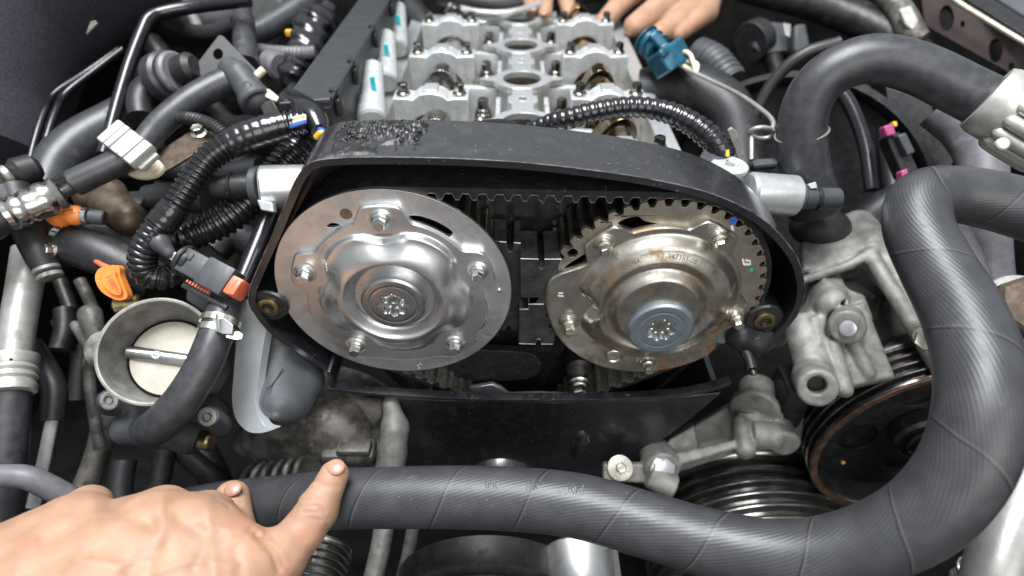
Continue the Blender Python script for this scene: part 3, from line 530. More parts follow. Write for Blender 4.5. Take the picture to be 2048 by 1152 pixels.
strip(lt, [(1041, 517), (1077, 518)], yf); strip(lt, [(1089, 518), (1123, 518)], yf); strip(lt, [(1077, 534), (1083, 539), (1089, 534)], yf); strip(lt, [(1057, 608), (1088, 608)], yf, .03); strip(lt, [(1039, 618), (1057, 618), (1057, 598)], yf, .025); strip(lt, [(1038, 687), (1071, 688), (1074, 678), (1080, 678), (1083, 688), (1106, 688)], yf, .022)
lt2 = thing('cam_locking_tool', 'black steel locking block half hidden behind the edge of the silver wheel', 'tool', PY(1010, 650, 1.)+[0, 1, 0])
o2 = [(988, 482), (1012, 484), (1014, 500), (1020, 504), (1027, 500), (1028, 485), (1042, 486), (1042, 660), (1022, 662), (1020, 652), (1014, 652), (1012, 662), (985, 662), (960, 640), (960, 500)]
m = MB(); m.trace(o2, 'Y', 0, 1.9, y=.7); part('block', m, M['tool'], lt2, 30, .04)
strip(lt2, [(999, 483), (1012, 484), (1014, 500), (1020, 504), (1027, 500), (1028, 485), (1041, 486)], .7, .03)
# ---- things behind and under the wheels
tn = thing('belt_guard', 'dark rounded guard plate under the silver wheel inside the cover', 'guard', PY(1000, 760, 1.5))
m = MB(); m.trace([(905, 705), (1000, 702), (1060, 708), (1080, 722), (1078, 745), (1050, 758), (960, 762), (905, 750)], 'Y', 0, .5, y=1.3, per=4); part('plate', m, M['blackp'], tn, 40, .12)
tp = thing('tensioner_plate', 'thin grey steel plate lying behind the lower lip of the cover', 'plate', PY(1100, 796, 1.0))
m = MB(); m.trace([(938, 776), (985, 769), (1004, 778), (1018, 790), (1075, 788), (1130, 790), (1240, 792), (1236, 806), (960, 806)], 'Y', 0, .25, y=.9); part('plate', m, M['alub'], tp, 30, .04)
m = MB(); c = PY(1159, 776, .4); m.cyl(c+[0, 2.2, 0], c+[0, .2, 0], .62, 24); m.hexbolt(c+[0, .15, 0], YF, .42, .55, 1.15); solo('hex_bolt', m, M['boltw'], 'hex bolt standing behind the middle of the lower cover lip', 'bolt')
m = MB(); c = PY(1158, 742, 1.2); m.cyl(c+[0, 1.5, 0], c, .75, 28, .15); solo('idler_boss', m, M['blackp'], 'small glossy black boss above the hex bolt inside the cover', 'boss')
# ================================================================ cylinder head
hd = thing('cylinder_head', 'opened aluminium cylinder head with four spark plug wells behind the timing cover', 'cylinder head', (0.3, 22, -6))
HX0, HX1, HY0, HY1, HZ = -10.0, 10.7, 4.2, 42.5, .8
rail = [(HX0, HY0), (HX1, HY0), (HX1, HY1-1), (HX1-1, HY1), (HX0+1, HY1), (HX0, HY1-1)]; ri = [(HX0+1.25, HY0+1.3), (HX1-1.25, HY0+1.3), (HX1-1.25, HY1-2.2), (HX0+1.25, HY1-2.2)]
m = MB(); m.prism([(x, y, HZ) for x, y in rail], (0, 0, -4), [[(x, y, HZ) for x, y in ri]]); part('gasket_rail', m, M['alub'], hd, 30, .08)
m = MB(); m.box((.2, 23.4, -2.2), (19, 38, .6), bev=.05); part('valley_floor', m, M['pit'], hd)
BY = [38.0, 30.3, 22.6, 14.9, 7.2]; BX = .75
for k, y in enumerate(BY[:4]):               # spark plug wells with arms, and the bridge between them
    a = np.linspace(0, 2*math.pi, 49)[:-1]; R = 2.05+1.15*np.exp(-(dth(a, 0)/.16)**2)+1.15*np.exp(-(dth(a, math.pi)/.16)**2)
    out = np.c_[BX+R*np.cos(a), y+R*np.sin(a), np.full(48, 1.7)]; inn_ = np.c_[BX+1.42*np.cos(a), y+1.42*np.sin(a), np.full(48, 1.7)]
    m = MB(); m.prism(out, (0, 0, -.45), [inn_]); part('well_flange', m, M['alub'], hd, 30, .07)
    m = MB(); m.lathe((BX, y, -2), (0, 0, 1), [(0, 1.95), (3.3, 1.85), (3.3, 1.60), (-6, 1.60), (-6, 1.95)], 40, closed=True); part('well', m, M['head'], hd); m = MB(); m.lathe((BX, y, -2), (0, 0, 1), [(3.66, 1.44), (3.66, 1.58), (-5, 1.58), (-5, 1.42)], 40, closed=True); part('well_liner', m, M['liner'], hd)
    m = MB(); m.lathe((BX, y, -5), (0, 0, 1), [(0, 1.37), (.1, 1.36)], 24); part('well_bottom', m, M['darkm'], hd)
    if k < 3:
        ym = y-3.85; o = [(BX-.75, ym-2.1), (BX-.75, ym-.75), (BX-1.05, ym-.55), (BX-1.05, ym+.55), (BX-.75, ym+.75), (BX-.75, ym+2.1), (BX+.75, ym+2.1), (BX+.75, ym+.75), (BX+1.05, ym+.55), (BX+1.05, ym-.55), (BX+.75, ym-.75), (BX+.75, ym-2.1)]
        m = MB(); m.prism([(x, yy_, 1.68) for x, yy_ in o], (0, 0, -1.2)); part('bridge', m, M['alub'], hd, 30, .06)
        m = MB(); m.lathe((BX, ym, 1.69), (0, 0, 1), [(0, .42), (.02, .40), (.02, .32), (0, .3)], 20); m.box((BX, ym, 1.69), (.34, .12, .03), bev=.01); part('cast_mark', m, M['head'], hd)
        for sx in (-1, 1): m = MB(); m.box((BX+sx*1.75, ym, -.6), (.35, 4.6, 3), bev=.1); part('web', m, M['head'], hd)
    for sx in (-1, 1):
        m = MB(); m.box((BX+sx*3.2, y, -.4), (2.8, .7, 3.0), bev=.15); part('rib', m, M['head'], hd)
        m = MB(); c = np.array([BX+sx*2.85, y-2.6, .2]); m.cyl(c-[0, 0, 2], c, .62, 20, .1); m.hexbolt(c, (0, 0, 1), .42, .8, 1.25); part('head_bolt', m, M['darkbolt'], hd)
        m = MB(); c = np.array([BX+sx*3.0, y-3.9, -.3]); m.cyl(c-[0, 0, 1.8], c, .7, 20, .15); m.sphere(c+[0, 0, .1], (.52, .52, .62), 8, 14); part('lifter', m, M['darkbolt'], hd)
m = MB(); m.box((.4, 41.3, .6), (8, 1.0, 1.6), bev=.15); part('rear_wall', m, M['head'], hd)
m = MB(); c = np.array([1.9, 39.8, 1.0]); m.cyl(c-[0, 0, 1], c, .7, 20); m.hexbolt(c, (0, 0, 1), .4, .5); part('plug', m, M['bolt'], hd)
# camshafts
def camshaft(cx, mt, lab):
    cs = thing('camshaft', lab, 'camshaft', (cx, 22, -1.8)); m = MB(); m.cyl((cx, 3.2, .4), (cx, 43.5, .4), 1.0, 28); part('shaft', m, mt, cs)
    for y in (8.3, 16.5, 24.6, 32.7, 40.6): m = MB(); m.cyl((cx, y-.6, .4), (cx, y+.7, .4), 1.40, 28); part('journal', m, mt, cs)
    for k, (y, a) in enumerate(((11.0, 80), (13.6, 70), (19.0, 95), (21.7, 85), (27.2, 250), (29.9, 240), (35.4, 95), (38.0, 90))):
        th = np.linspace(0, 2*math.pi, 41)[:-1]; d = dth(th, math.radians(a)); R = 1.42+1.1*np.exp(-(d/.62)**2)
        m = MB(); m.prism(np.c_[cx+R*np.cos(th), np.full(40, y-.75), .4+R*np.sin(th)], (0, 1.5, 0)); part('lobe', m, mt, cs, 30, .06)
    return cs
csL = camshaft(-5.3, M['cam'], 'bright steel camshaft under the left row of bearing caps')
csR = camshaft(6.3, M['camoil'], 'brown oil-wet camshaft under the right row of bearing caps')
m = MB(); m.cyl((-5.3, 43.5, -.2), (-5.3, 46, -.2), 1.9, 30, .3); m.box((-5.3, 46.05, -.2), (.7, .3, 2.2), bev=.05); part('end_disc', m, M['bolt'], csL); m = MB(); m.cyl((6.3, 43.5, -.2), (6.3, 46, -.2), 1.5, 30, .3); part('end_disc', m, M['camoil'], csR)
# bearing caps: one built, then copied with its bolts
def make_cap(lab, cx, y):
    cp_ = thing('bearing_cap', lab, 'bearing cap', (cx, y, .4), 'camshaft bearing caps on the cylinder head')
    a = np.linspace(math.pi, 0, 15); top_ = [(-2.45, 2.5), (-1.5, 2.5), (-1.15, 2.42), (-.75, 2.72), (-.3, 2.85), (.3, 2.85), (.75, 2.72), (1.15, 2.42), (1.5, 2.5), (2.45, 2.5)]
    o = [(-2.45, -.9)]+top_+[(2.45, -.9), (1.55, -.9)]+[(1.55*math.cos(t), 1.5*math.sin(t)) for t in a[::-1]]+[(-1.55, -.9)]
    m = MB(); m.prism([(cx+x, y-.8, .4+z) for x, z in o], (0, 1.6, 0)); part('block', m, M['head'], cp_, 30, .09)
    m = MB(); m.prism([(cx+x, y-.5, .4+z) for x, z in ((-.5, 2.8), (-.45, 2.98), (.45, 2.98), (.5, 2.8))], (0, 1.2, 0)); part('pad', m, M['alub'], cp_, 30, .05)
    for sx in (-1, 1): m = MB(); m.hexbolt((cx+sx*1.85, y, 2.9), (0, 0, 1), .34, .62, 1.35, seg=20); part('bolt', m, M['darkbolt'], cp_)
    for sx in (-1, 1): m = MB(); m.box((cx+sx*2.0, y, -1.2), (1.3, 1.9, 1.6), bev=.1); part('foot', m, M['head'], cp_)
    return cp_
rows = ['foremost', 'second', 'third', 'rearmost']
c0 = make_cap('', -5.3, 16.5)
for k, y in enumerate((16.5, 24.6, 32.7)):
    for cx, sd, tone in ((-5.3, 'left', 'bright'), (6.3, 'right', 'oily')):
        lab = '%s aluminium bearing cap of the %s row over the %s camshaft' % (('foremost', 'middle', 'rearmost')[k], sd, tone)
        if k == 0 and cx < 0: c0['label'] = lab
        else: dup(c0, (cx, y, .4), lab)
dup(c0, (6.3, 8.6, .4), 'aluminium bearing cap of the right row half hidden behind the timing cover and harness')
# ---------------------------------------------------------------- front hose
fh = [(380, 1030, 29.5, 110), (470, 1015, 29.3, 108), (560, 1008, 28.8, 110), (700, 997, 27.5, 116), (850, 994, 27, 120), (1000, 996, 26.6, 122), (1150, 1010, 26, 125), (1290, 1048, 25.2, 128), (1430, 1088, 24.3, 132), (1580, 1112, 23.2, 138), (1720, 1092, 22.2, 148), (1840, 1035, 21.3, 158), (1922, 945, 20.8, 164), (1958, 840, 20.8, 164), (1958, 735, 21.4, 158), (1925, 630, 22.5, 146), (1873, 535, 23.8, 132), (1836, 455, 24.8, 124), (1842, 400, 25.4, 118), (1900, 388, 25.6, 112), (1980, 400, 25.4, 116), (2070, 425, 25, 120), (2150, 450, 24.6, 120)]
m = MB(); m.tube([PD(a, b, d) for a, b, d, _ in fh], [wd*d/FPX/2 for a, b, d, wd in fh], 40, per=12)
solo('coolant_hose', m, M['hose'], 'thick grey cord-wrapped hose curving along the front and up the right side', 'hose')
# ================================================================ helpers for things placed round the engine
def hose(name, pts, mt, label, cat='hose', group=None, seg=20, per=10, ridge=None, sm=True):
    """pts: px, py, depth, width in px"""
    m = MB(); m.tube([PD(a, b, d) for a, b, d, _ in pts], [wd*d/FPX/2 for a, b, d, wd in pts], seg, per=per, ridge=ridge, sm=sm)
    return solo(name, m, mt, label, cat, group, 40)
def root_at(name, label, cat, px, py, d, group=None): return thing(name, label, cat, PD(px, py, d), group)
def ptube(par, name, pts, mt, seg=18, per=8, ridge=None, sm=True, label=None):
    m = MB(); m.tube([PD(a, b, d) for a, b, d, _ in pts], [wd*d/FPX/2 for a, b, d, wd in pts], seg, per=per, ridge=ridge, sm=sm); return part(name, m, mt, par, 40, label=label)
def pcyl(par, name, a, b, w0, mt, w1=None, ch=.06, seg=24, label=None):
    m = MB(); A, B = PD(*a), PD(*b); m.cyl(A, B, w0*a[2]/FPX/2, seg, ch, r2=None if w1 is None else w1*b[2]/FPX/2); return part(name, m, mt, par, 40, label=label)
def ptrace(par, name, pts, n, d, th, mt, bev=.06, per=0, holes=(), smooth=35): m = MB(); m.trace(pts, n, d, th, holes, per); return part(name, m, mt, par, smooth, bev)
def ring2(cx, cy, rx, ry, n=12): return [(cx+rx*math.cos(a), cy+ry*math.sin(a)) for a in np.arange(n)/n*2*math.pi]
# ================================================================ front hose side: pulleys
def ribbed(mb, c, R, y_front, y_back, n, dep=.22, seg=96, wall=.5):
    prof = [(y_back, R-wall-.2), (y_back, R+.05), (y_back-.12, R+.05)]; w_ = (y_back-.2-(y_front+.2))/n
    for k in range(n):
        s_ = y_back-.2-k*w_; prof += [(s_, R-.03), (s_-w_*.06, R), (s_-w_*.22, R), (s_-w_*.28, R-.03), (s_-w_*.40, R-dep), (s_-w_*.86, R-dep)]
    prof += [(y_front+.2, R), (y_front+.12, R+.06), (y_front, R+.04), (y_front, R-wall), (y_front+.25, R-wall-.08)]
    mb.lathe((c[0], 0, c[2]), (0, 1, 0), prof+[(y_back, R-wall-.2)], seg, closed=True); return mb
ps = thing('steering_pump_pulley', 'black ribbed pulley with a rusty front rim tucked inside the bend of the front hose', 'pulley', (24.9, .8, -18.4))
pc = np.array([24.7, 0, -11.7]); PR = 6.75
m = MB(); ribbed(m, pc, PR, -.75, 1.95, 4, .38, 110, .45); part('grooved_ring', m, M['bpulley'], ps, 30)
m = MB(); m.lathe((pc[0], -.78, pc[2]), (0, 1, 0), [(0, PR-.02), (-.05, PR-.06), (-.05, PR-.38), (.3, PR-.5), (.3, PR-.1)], 110, closed=True); part('rusty_rim', m, M['rustrim'], ps)
hl = [circ(pc+[3.3*math.cos(a), 0, 3.3*math.sin(a)], 1.25, 20, .9) for a in (.5, 1.9, 3.5, 4.9)]
m = MB(); m.prism(circ(pc, PR-.6, 72, .9), (0, .3, 0), hl); part('web', m, M['blackp'], ps, 30, .05)
m = MB(); m.cyl(pc+[0, 1, 0], pc+[0, -.2, 0], 1.7, 40, .2); m.cyl(pc+[0, -.2, 0], pc+[0, -.5, 0], 1.1, 36, .1); part('hub', m, M['darkm'], ps)
m = MB(); m.lathe((pc[0], 1.2, pc[2]), (0, 1, 0), [(0, PR-.55), (1.8, PR-.55), (1.8, PR-2.2), (1.9, .5)], 60); part('inner_drum', m, M['darkm'], ps)
m = MB(); m.sphere(PY(1686, 925, .2), (.14, .12, .14), 8, 12); solo('yellow_dab', m, M['yellow'], 'tiny yellow paint dab inside the rusty-rimmed pulley', 'paint dab')
cpu = thing('compressor_pulley', 'wide dark ribbed pulley showing under the front hose at the lower right', 'pulley', (16.7, -1.5, -31.5))
kc = np.array([16.9, 0, -23.3]); m = MB(); ribbed(m, kc, 7.45, -5.4, 2.0, 8, .55, 120, .8); part('grooved_ring', m, M['pulley'], cpu, 30)
m = MB(); m.lathe((kc[0], -4.2, kc[2]), (0, 1, 0), [(0, 1.5), (0, 6.8), (.4, 6.8)], 60); part('face', m, M['darkm'], cpu)
idl = thing('idler_pulley', 'smooth bright steel idler pulley at the bottom edge under the front hose', 'pulley', PD(1165, 1180, 31))
ic = PD(1166, 1192, 30.5); m = MB(); m.lathe(ic+[0, 2.2, 0], (0, -1, 0), [(0, 1.6), (0, 1.95), (.12, 2.05), (3.0, 2.05), (3.12, 1.98), (3.12, 1.5), (2.9, 1.3)], 64); part('rim', m, M['steel'], idl, 30)
m = MB(); m.cyl(ic+[0, 0, 0], ic+[0, -1.05, 0], 1.3, 40, .12); part('cap', m, M['blackp'], idl)
cr = thing('crank_pulley', 'big black crankshaft pulley peeking out at the bottom under the front hose', 'pulley', PD(975, 1250, 33))
cc = PD(975, 1290, 31.5); m = MB(); m.lathe(cc+[0, 3.4, 0], (0, -1, 0), [(0, 3), (0, 5.0), (.1, 5.15), (1.6, 5.15), (1.75, 4.9), (1.85, 4.6), (2.2, 4.6), (2.3, 5.0), (2.9, 5.05), (3.0, 4.9), (3.0, 4.4), (2.7, 4.2), (2.7, 1.0)], 90); part('rim', m, M['blackp'], cr, 30)
m = MB(); m.lathe(cc+[0, .35, 0], (0, -1, 0), [(0, 5.02), (.05, 5.06), (.10, 5.02), (.12, 4.7)], 90); part('bright_edge', m, M['steel'], cr)
al = thing('alternator_pulley', 'small ribbed black pulley at the bottom edge right of the pointing hand', 'pulley', PD(625, 1200, 32))
ac = PD(622, 1160, 31.5); m = MB(); ribbed(m, ac, 1.75, ac[1]-1.2, ac[1]+1.6, 6, .2, 56, .4); part('grooved_ring', m, M['pulley'], al, 30); m = MB(); m.cyl(ac+[0, .6, 0], ac+[0, -.9, 0], 1.45, 32); part('hub', m, M['darkm'], al)
# alternator behind the pointing hand
at = thing('alternator', 'grimy black alternator with cooling fins behind the pointing hand', 'alternator', PD(620, 960, 35)+[0, 0, -3])
A0 = PD(640, 930, 36.5); m = MB(); m.lathe(A0+[0, 4.2, 0], (0, -1, 0), [(0, 3.0), (.2, 4.6), (3.6, 4.7), (4.6, 4.2), (5.1, 3.2), (5.2, 1.2)], 48); part('body', m, M['grimy'], at)
m = sdf_mb(lambda G: smin(smin(obox(G, frame(PD(610, 850, 36.2), nrm(-CF+.5*ZA)), (3.4, 1.6, 1.2), .5), obox(G, frame(PD(720, 870, 35.8), nrm(-CF+.3*ZA)), (1.6, 2.2, .9), .3), .4), cap(G, PD(500, 880, 36.5), PD(640, 800, 37), 1.0, 1.2), .6), [PD(480, 800, 37), PD(780, 920, 35)], 2.2, .15); part('end_frame', m, M['grimy'], at, 60)
for k in range(6):
    m = MB(); m.tube([PD(474+k*22, 1010-k*6, 34.0), PD(482+k*22, 962-k*5, 33.9), PD(496+k*21, 938-k*4, 34.3), PD(516+k*20, 926-k*4, 35.0)], [.16, .17, .16, .12], 10, per=4); part('fin', m, M['alud'] if 0 < k < 5 else M['grimy'], at)
m = MB(); m.box((0, 0, 0), (3.0, 1.4, 1.1), fr=(PD(700, 905, 34.5), CR, np.array([0, 1., 0]), ZA), bev=.25); m.box((.4, -.2, .75), (1.9, .9, .5), fr=(PD(700, 905, 34.5), CR, np.array([0, 1., 0]), ZA), bev=.12); part('terminal_block', m, M['grimy'], at)
m = MB(); m.box((0, 0, 0), (4.6, 3.0, 1.4), fr=(PD(640, 820, 37), nrm([1, .1, .1]), np.array([0, 1., 0]), ZA), bev=.3); part('bracket', m, M['darkm'], at)
# light grey bracket arm left of the lower cover
fn = lambda G: smin(smin(cap(G, PD(782, 806, 33), PD(790, 850, 33), .45, .6), cap(G, PD(790, 860, 33), PD(783, 940, 33), .75, .72), .5), cap(G, PD(790, 890, 33.2), PD(802, 905, 33.4), .35, .3), .4)
m = sdf_mb(fn, [PD(770, 800, 33), PD(800, 950, 33)], 1.2, .10); solo('bracket_arm', m, M['alu'], 'smooth light grey cast arm standing at the left edge of the lower cover', 'bracket', smooth=60)
for k, (x, w_, dd) in enumerate(((742, 40, 36), (800, 26, 35.5))):
    hose('support_rod', [(x+30, 1030, dd, w_), (x+18, 1100, dd, w_), (x, 1175, dd, w_)], M['grimy'] if k else M['alud'], ('thin grimy rod right of a thicker pale rod at the bottom under the hose', 'pale dusty rod standing at the bottom under the front hose')[1-k], 'rod')
# ================================================================ right: cast bracket of the steering pump
P3 = PD
def ocyl(G, a, b, r, rr=.12):
    a = np.array(a); d = np.array(b)-a; L = np.linalg.norm(d); d = d/L; q = G-a; t = q@d; rad = np.linalg.norm(q-t[..., None]*d, axis=-1)
    e = np.stack([rad-(r-rr), np.abs(t-L/2)-(L/2-rr)], -1); return np.linalg.norm(np.maximum(e, 0), axis=-1)+np.minimum(e.max(-1), 0)-rr
def quad(G, q, d, th, n=None, rr=.1):                 # a flat wall through px quad corners
    p = [P3(x, y, dd) for (x, y), dd in zip(q, d if hasattr(d, '__len__') else [d]*len(q))]; c = sum(p)/len(p)
    n = nrm(np.cross(p[1]-p[0], p[2]-p[0])); n = n if n@CF < 0 else -n; v = np.abs((G-c)@n)-th/2+rr; m_ = None
    for k in range(len(p)):
        a, b = p[k], p[(k+1) % len(p)]; o = np.cross(b-a, n); o = nrm(o); o = o if (c-a)@o < 0 else -o; e = (G-a)@o+rr; m_ = e if m_ is None else np.maximum(m_, e)
    e = np.stack([m_, v], -1); return np.linalg.norm(np.maximum(e, 0), axis=-1)+np.minimum(e.max(-1), 0)-rr
def bracket(G):
    d = smin(ocyl(G, P3(1706, 448, 37.2), P3(1752, 512, 34.6), 1.18, .35), cap(G, P3(1752, 512, 34.9), P3(1790, 560, 34), 1.1, .9), .3)
    d = smin(d, quad(G, [(1600, 486), (1680, 462), (1722, 520), (1640, 552), (1600, 558)], [36.3, 36.3, 34.6, 34.4, 34.8], 1.3, rr=.2), .45)
    d = smin(d, cap(G, P3(1606, 560, 34.2), P3(1700, 530, 34), .24, .26), .12)
    d = smin(d, cap(G, P3(1700, 530, 34), P3(1745, 502, 34.1), .26, .3), .15)
    d = smin(d, cap(G, P3(1740, 512, 34), P3(1826, 648, 32.2), .42, .44), .2); d = smin(d, cap(G, P3(1826, 648, 32.2), P3(1880, 735, 31.6), .44, .5), .2)
    d = smin(d, quad(G, [(1760, 505), (1800, 545), (1880, 690), (1850, 700)], [34.2, 34, 32.4, 32.2], .7), .2)
    low = ocyl(G, P3(1600, 640, 34.6), P3(1642, 790, 31.8), 1.0, .3)
    low = smin(low, quad(G, [(1612, 640), (1720, 610), (1780, 760), (1640, 790)], [33.8, 34, 32.4, 32.2], 1.4, rr=.25), .3)
    low = smin(low, cap(G, P3(1652, 572, 35.2), P3(1662, 610, 33.6), .95, .92), .25); low = smin(low, quad(G, [(1600, 640), (1640, 560), (1720, 590), (1740, 640), (1650, 660)], 34.4, 1.2, rr=.25), .3)
    low = smin(low, ocyl(G, P3(1636, 778, 30.7), P3(1622, 750, 32.6), 1.02, .15), .12)
    low = smin(low, ocyl(G, P3(1695, 655, 31.7), P3(1692, 640, 33.2), .92, .12), .10)
    low = smin(low, cap(G, P3(1700, 670, 32.4), P3(1735, 745, 31.9), .36, .40), .15); low = smin(low, cap(G, P3(1665, 690, 32.6), P3(1690, 780, 31.7), .40, .42), .15)
    low = smax(low, -ocyl(G, P3(1640, 780, 29.5), P3(1628, 762, 32.0), .46, .05), .06)
    low = smax(low, -quad(G, [(1668, 605), (1690, 600), (1660, 690), (1640, 680)], 33.1, .6), .2)
    d = smin(d, low, .15); return smin(d, quad(G, [(1575, 600), (1700, 555), (1790, 640), (1800, 790), (1640, 810), (1585, 720)], 36.6, 1.6, rr=.3), .25)
bt = root_at('pump_bracket', 'big dull cast aluminium bracket between the timing cover and the front hose', 'bracket', 1690, 800, 33)
m = sdf_mb(bracket, [P3(1580, 480, 36), P3(1880, 780, 31), P3(1720, 440, 37.5), P3(1640, 800, 31), P3(1880, 600, 33)], 2.0, .11); part('casting', m, M['alu'], bt, 75)
m = MB(); c = P3(1696, 657, 31.45); m.lathe(c, nrm(P3(1695, 655, 31.7)-P3(1692, 640, 33.2)), [(-.1, .42), (.06, .40), (.09, .3), (.09, .1)], 24); part('dowel', m, M['alub'], bt)
m = MB(); c = P3(1855, 672, 31.3); m.hexbolt(c, nrm([-.5, -.6, .35]), .62, .9, 1.15); part('bolt', m, M['boltw'], bt)
m = MB(); m.trace([(1764, 590), (1838, 598), (1866, 710), (1790, 738), (1742, 690)], 'cam', 34.6, .6); part('shadowed_wall', m, M['darkm'], bt)  # dark panel; the shade of the recess is put into its colour
# pump body behind the lower bracket
def lowcast(G):
    d = quad(G, [(1330, 880), (1470, 800), (1600, 820), (1600, 892), (1330, 925)], [37.2, 38.0, 38.0, 36.8, 36.4], 1.2)
    d = smin(d, ocyl(G, P3(1514, 768, 37.6), P3(1512, 815, 36.2), 1.05, .25), .15); d = smin(d, ocyl(G, P3(1510, 812, 36.4), P3(1508, 824, 36), 1.45, .1), .08); d = smin(d, quad(G, [(1470, 822), (1560, 822), (1556, 850), (1474, 845)], 36.4, 1.2), .1)
    d = smin(d, cap(G, P3(1482, 850, 35.8), P3(1490, 897, 35.0), .55, .62), .12)
    d = smin(d, ocyl(G, P3(1500, 868, 35.4), P3(1558, 872, 35.4), .78, .12), .10); d = smin(d, ocyl(G, P3(1556, 856, 36.2), P3(1572, 890, 34.8), .85, .2), .12)
    d = smin(d, quad(G, [(1345, 915), (1465, 886), (1470, 902), (1350, 940)], [35.4, 35.6, 35.3, 35], 1.3), .12)
    d = smin(d, quad(G, [(1334, 876), (1386, 846), (1396, 900), (1346, 914)], 35.9, .9), .12)
    d = smax(d, -quad(G, [(1394, 852), (1462, 838), (1466, 880), (1402, 896)], 36.1, .9), .12)
    d = smin(d, ocyl(G, P3(1312, 905, 36.2), P3(1326, 940, 34.6), 1.05, .15), .15); d = smin(d, ocyl(G, P3(1296, 950, 34.6), P3(1350, 975, 34.4), .7, .12), .15)
    d = smin(d, quad(G, [(1205, 925), (1290, 925), (1300, 965), (1205, 960)], 35.2, .6), .15)
    return d
cb = root_at('water_pump_housing', 'pale cast aluminium housing with bosses between the lower cover and the ribbed pulley', 'housing', 1420, 930, 36)
m = sdf_mb(lowcast, [P3(1210, 940, 35), P3(1590, 900, 36), P3(1510, 768, 38), P3(1290, 960, 34)], 1.8, .11); part('casting', m, M['alu'], cb, 75)
m = MB(); c = P3(1240, 936, 34.7); m.lathe(c, nrm(-CF+.6*ZA), [(-.1, .75), (.12, .72), (.15, .4)], 28); m.hexbolt(c, nrm(-CF+.6*ZA), .32, .3, 1.05); part('bolt', m, M['boltw'], cb)
m = MB(); c = P3(1325, 938, 34.5); m.hexbolt(c, nrm([.2, -.75, .55]), .7, .25, 1.1, cup=False); part('bolt', m, M['alub'], cb)
m = MB(); m.box((0, 0, 0), (1.6, 2.4, 4.2), fr=(PD(1572, 800, 37), CR, np.array([0, 1., 0]), ZA), bev=.3); solo('black_block', m, M['blackp'], 'plain black block in the gap left of the ribbed pulley with the rusty rim', 'block')
# black hook bracket with a shiny end under the right bushing
hk = root_at('wire_hook', 'short glossy black strap hanging under the right bushing of the timing cover', 'strap', 1505, 750, 30)
ptube(hk, 'strap', [(1482, 690, 30.6, 26), (1496, 712, 30.3, 22), (1504, 738, 30, 20)], M['blackp']); pcyl(hk, 'tip', (1504, 738, 29.9), (1508, 750, 29.9), 14, M['darkbolt'])
m = sdf_mb(lambda G: smin(cap(G, P3(1480, 672, 30.5), P3(1545, 672, 31), .75, .7), cap(G, P3(1515, 690, 30.5), P3(1530, 655, 31.5), .6), .4), [P3(1470, 660, 30), P3(1550, 690, 31)], 1.2, .1); part('lug', m, M['blackp'], hk, 60)
# ================================================================ right side things
so = root_at('cam_solenoid', 'shiny solenoid with a chrome-grey plug sticking out right of the timing cover', 'solenoid', 1560, 410, 30.5)
pcyl(so, 'body', (1495, 385, 31.2), (1592, 392, 31.5), 82, M['alub'], ch=.15, seg=40); pcyl(so, 'collar', (1588, 394, 31.4), (1604, 396, 31.4), 58, M['greyp'])
pcyl(so, 'plug', (1600, 396, 31.4), (1676, 398, 31.6), 44, M['greyp'], ch=.05, seg=20); pcyl(so, 'plug_band', (1630, 397, 31.4), (1638, 397, 31.4), 48, M['blackp'], seg=20); ptrace(so, 'latch', [(1616, 368), (1632, 363), (1636, 376), (1622, 378)], 'cam', 30.9, .4, M['lamp'], .04)
os_ = root_at('flanged_bushing', 'round silver flanged bushing just behind the right shoulder of the timing cover', 'bushing', 1458, 345, 31.5)
c = PD(1459, 332, 31.0); m = MB(); m.lathe(c-[0, 0, 1.2], (0, 0, 1), [(0, .75), (1.0, .75), (1.05, .95), (1.25, .95), (1.32, .85), (1.25, .62), (1.30, .45), (1.36, .40), (1.30, .25), (1.1, .2)], 36); part('flange', m, M['lamp'], os_)
ptrace(os_, 'tab', [(1400, 312), (1405, 303), (1450, 292), (1462, 300), (1455, 315), (1412, 322)], 'Z', 31.8, .25, M['greyp'], .05); ptrace(os_, 'yellow_dot', [(1452, 300), (1458, 299), (1459, 312), (1453, 313)], 'cam', 30.9, .1, M['yellow'], 0)
st = root_at('steel_strap', 'thin worn steel strip standing upright behind the right end of the timing cover', 'strip', 1480, 330, 32)
ptrace(st, 'strip', [(1456, 262), (1464, 256), (1474, 264), (1500, 340), (1497, 350), (1484, 345)], 'Y', 32, .22, M['alud'], .04)
dk = root_at('dipstick', 'wire dipstick with a round finger loop above the right solenoid', 'dipstick', 1510, 320, 33)
lp = [PD(1524+24*math.cos(a), 266+11*math.sin(a), 33.5+.5*math.sin(a)) for a in np.linspace(-.6, 5.6, 18)]
m = MB(); m.tube([PD(1372, 138, 42), PD(1420, 160, 40.5), PD(1480, 190, 37.5), PD(1530, 225, 34.8), PD(1546, 245, 33.9), PD(1543, 262, 33.6)]+[], .14, 10); m.tube(lp, .13, 10, per=4); m.tube([PD(1503, 272, 33.5), PD(1503, 320, 33)], .13, 10, sm=False); part('wire', m, M['pipe'], dk)
pcyl(dk, 'grip', (1498, 332, 33), (1552, 326, 33.2), 22, M['blackp'], ch=.15); ptrace(dk, 'clip_tab', [(1504, 322), (1512, 318), (1556, 316), (1556, 326), (1510, 330)], 'Z', 32.6, .2, M['greyp'], .04)
hn_ = hose('wire_harness', [(1060, 262, 34.5, 34), (1095, 247, 34, 36), (1135, 238, 33.5, 42), (1190, 224, 33.2, 42), (1260, 214, 33, 42), (1325, 222, 32.8, 44), (1380, 245, 32.5, 48), (1425, 280, 32.2, 52), (1452, 318, 32, 52)], M['tape'], 'taped black wire harness arching over the right of the cylinder head', 'harness', ridge=(.42, .10))
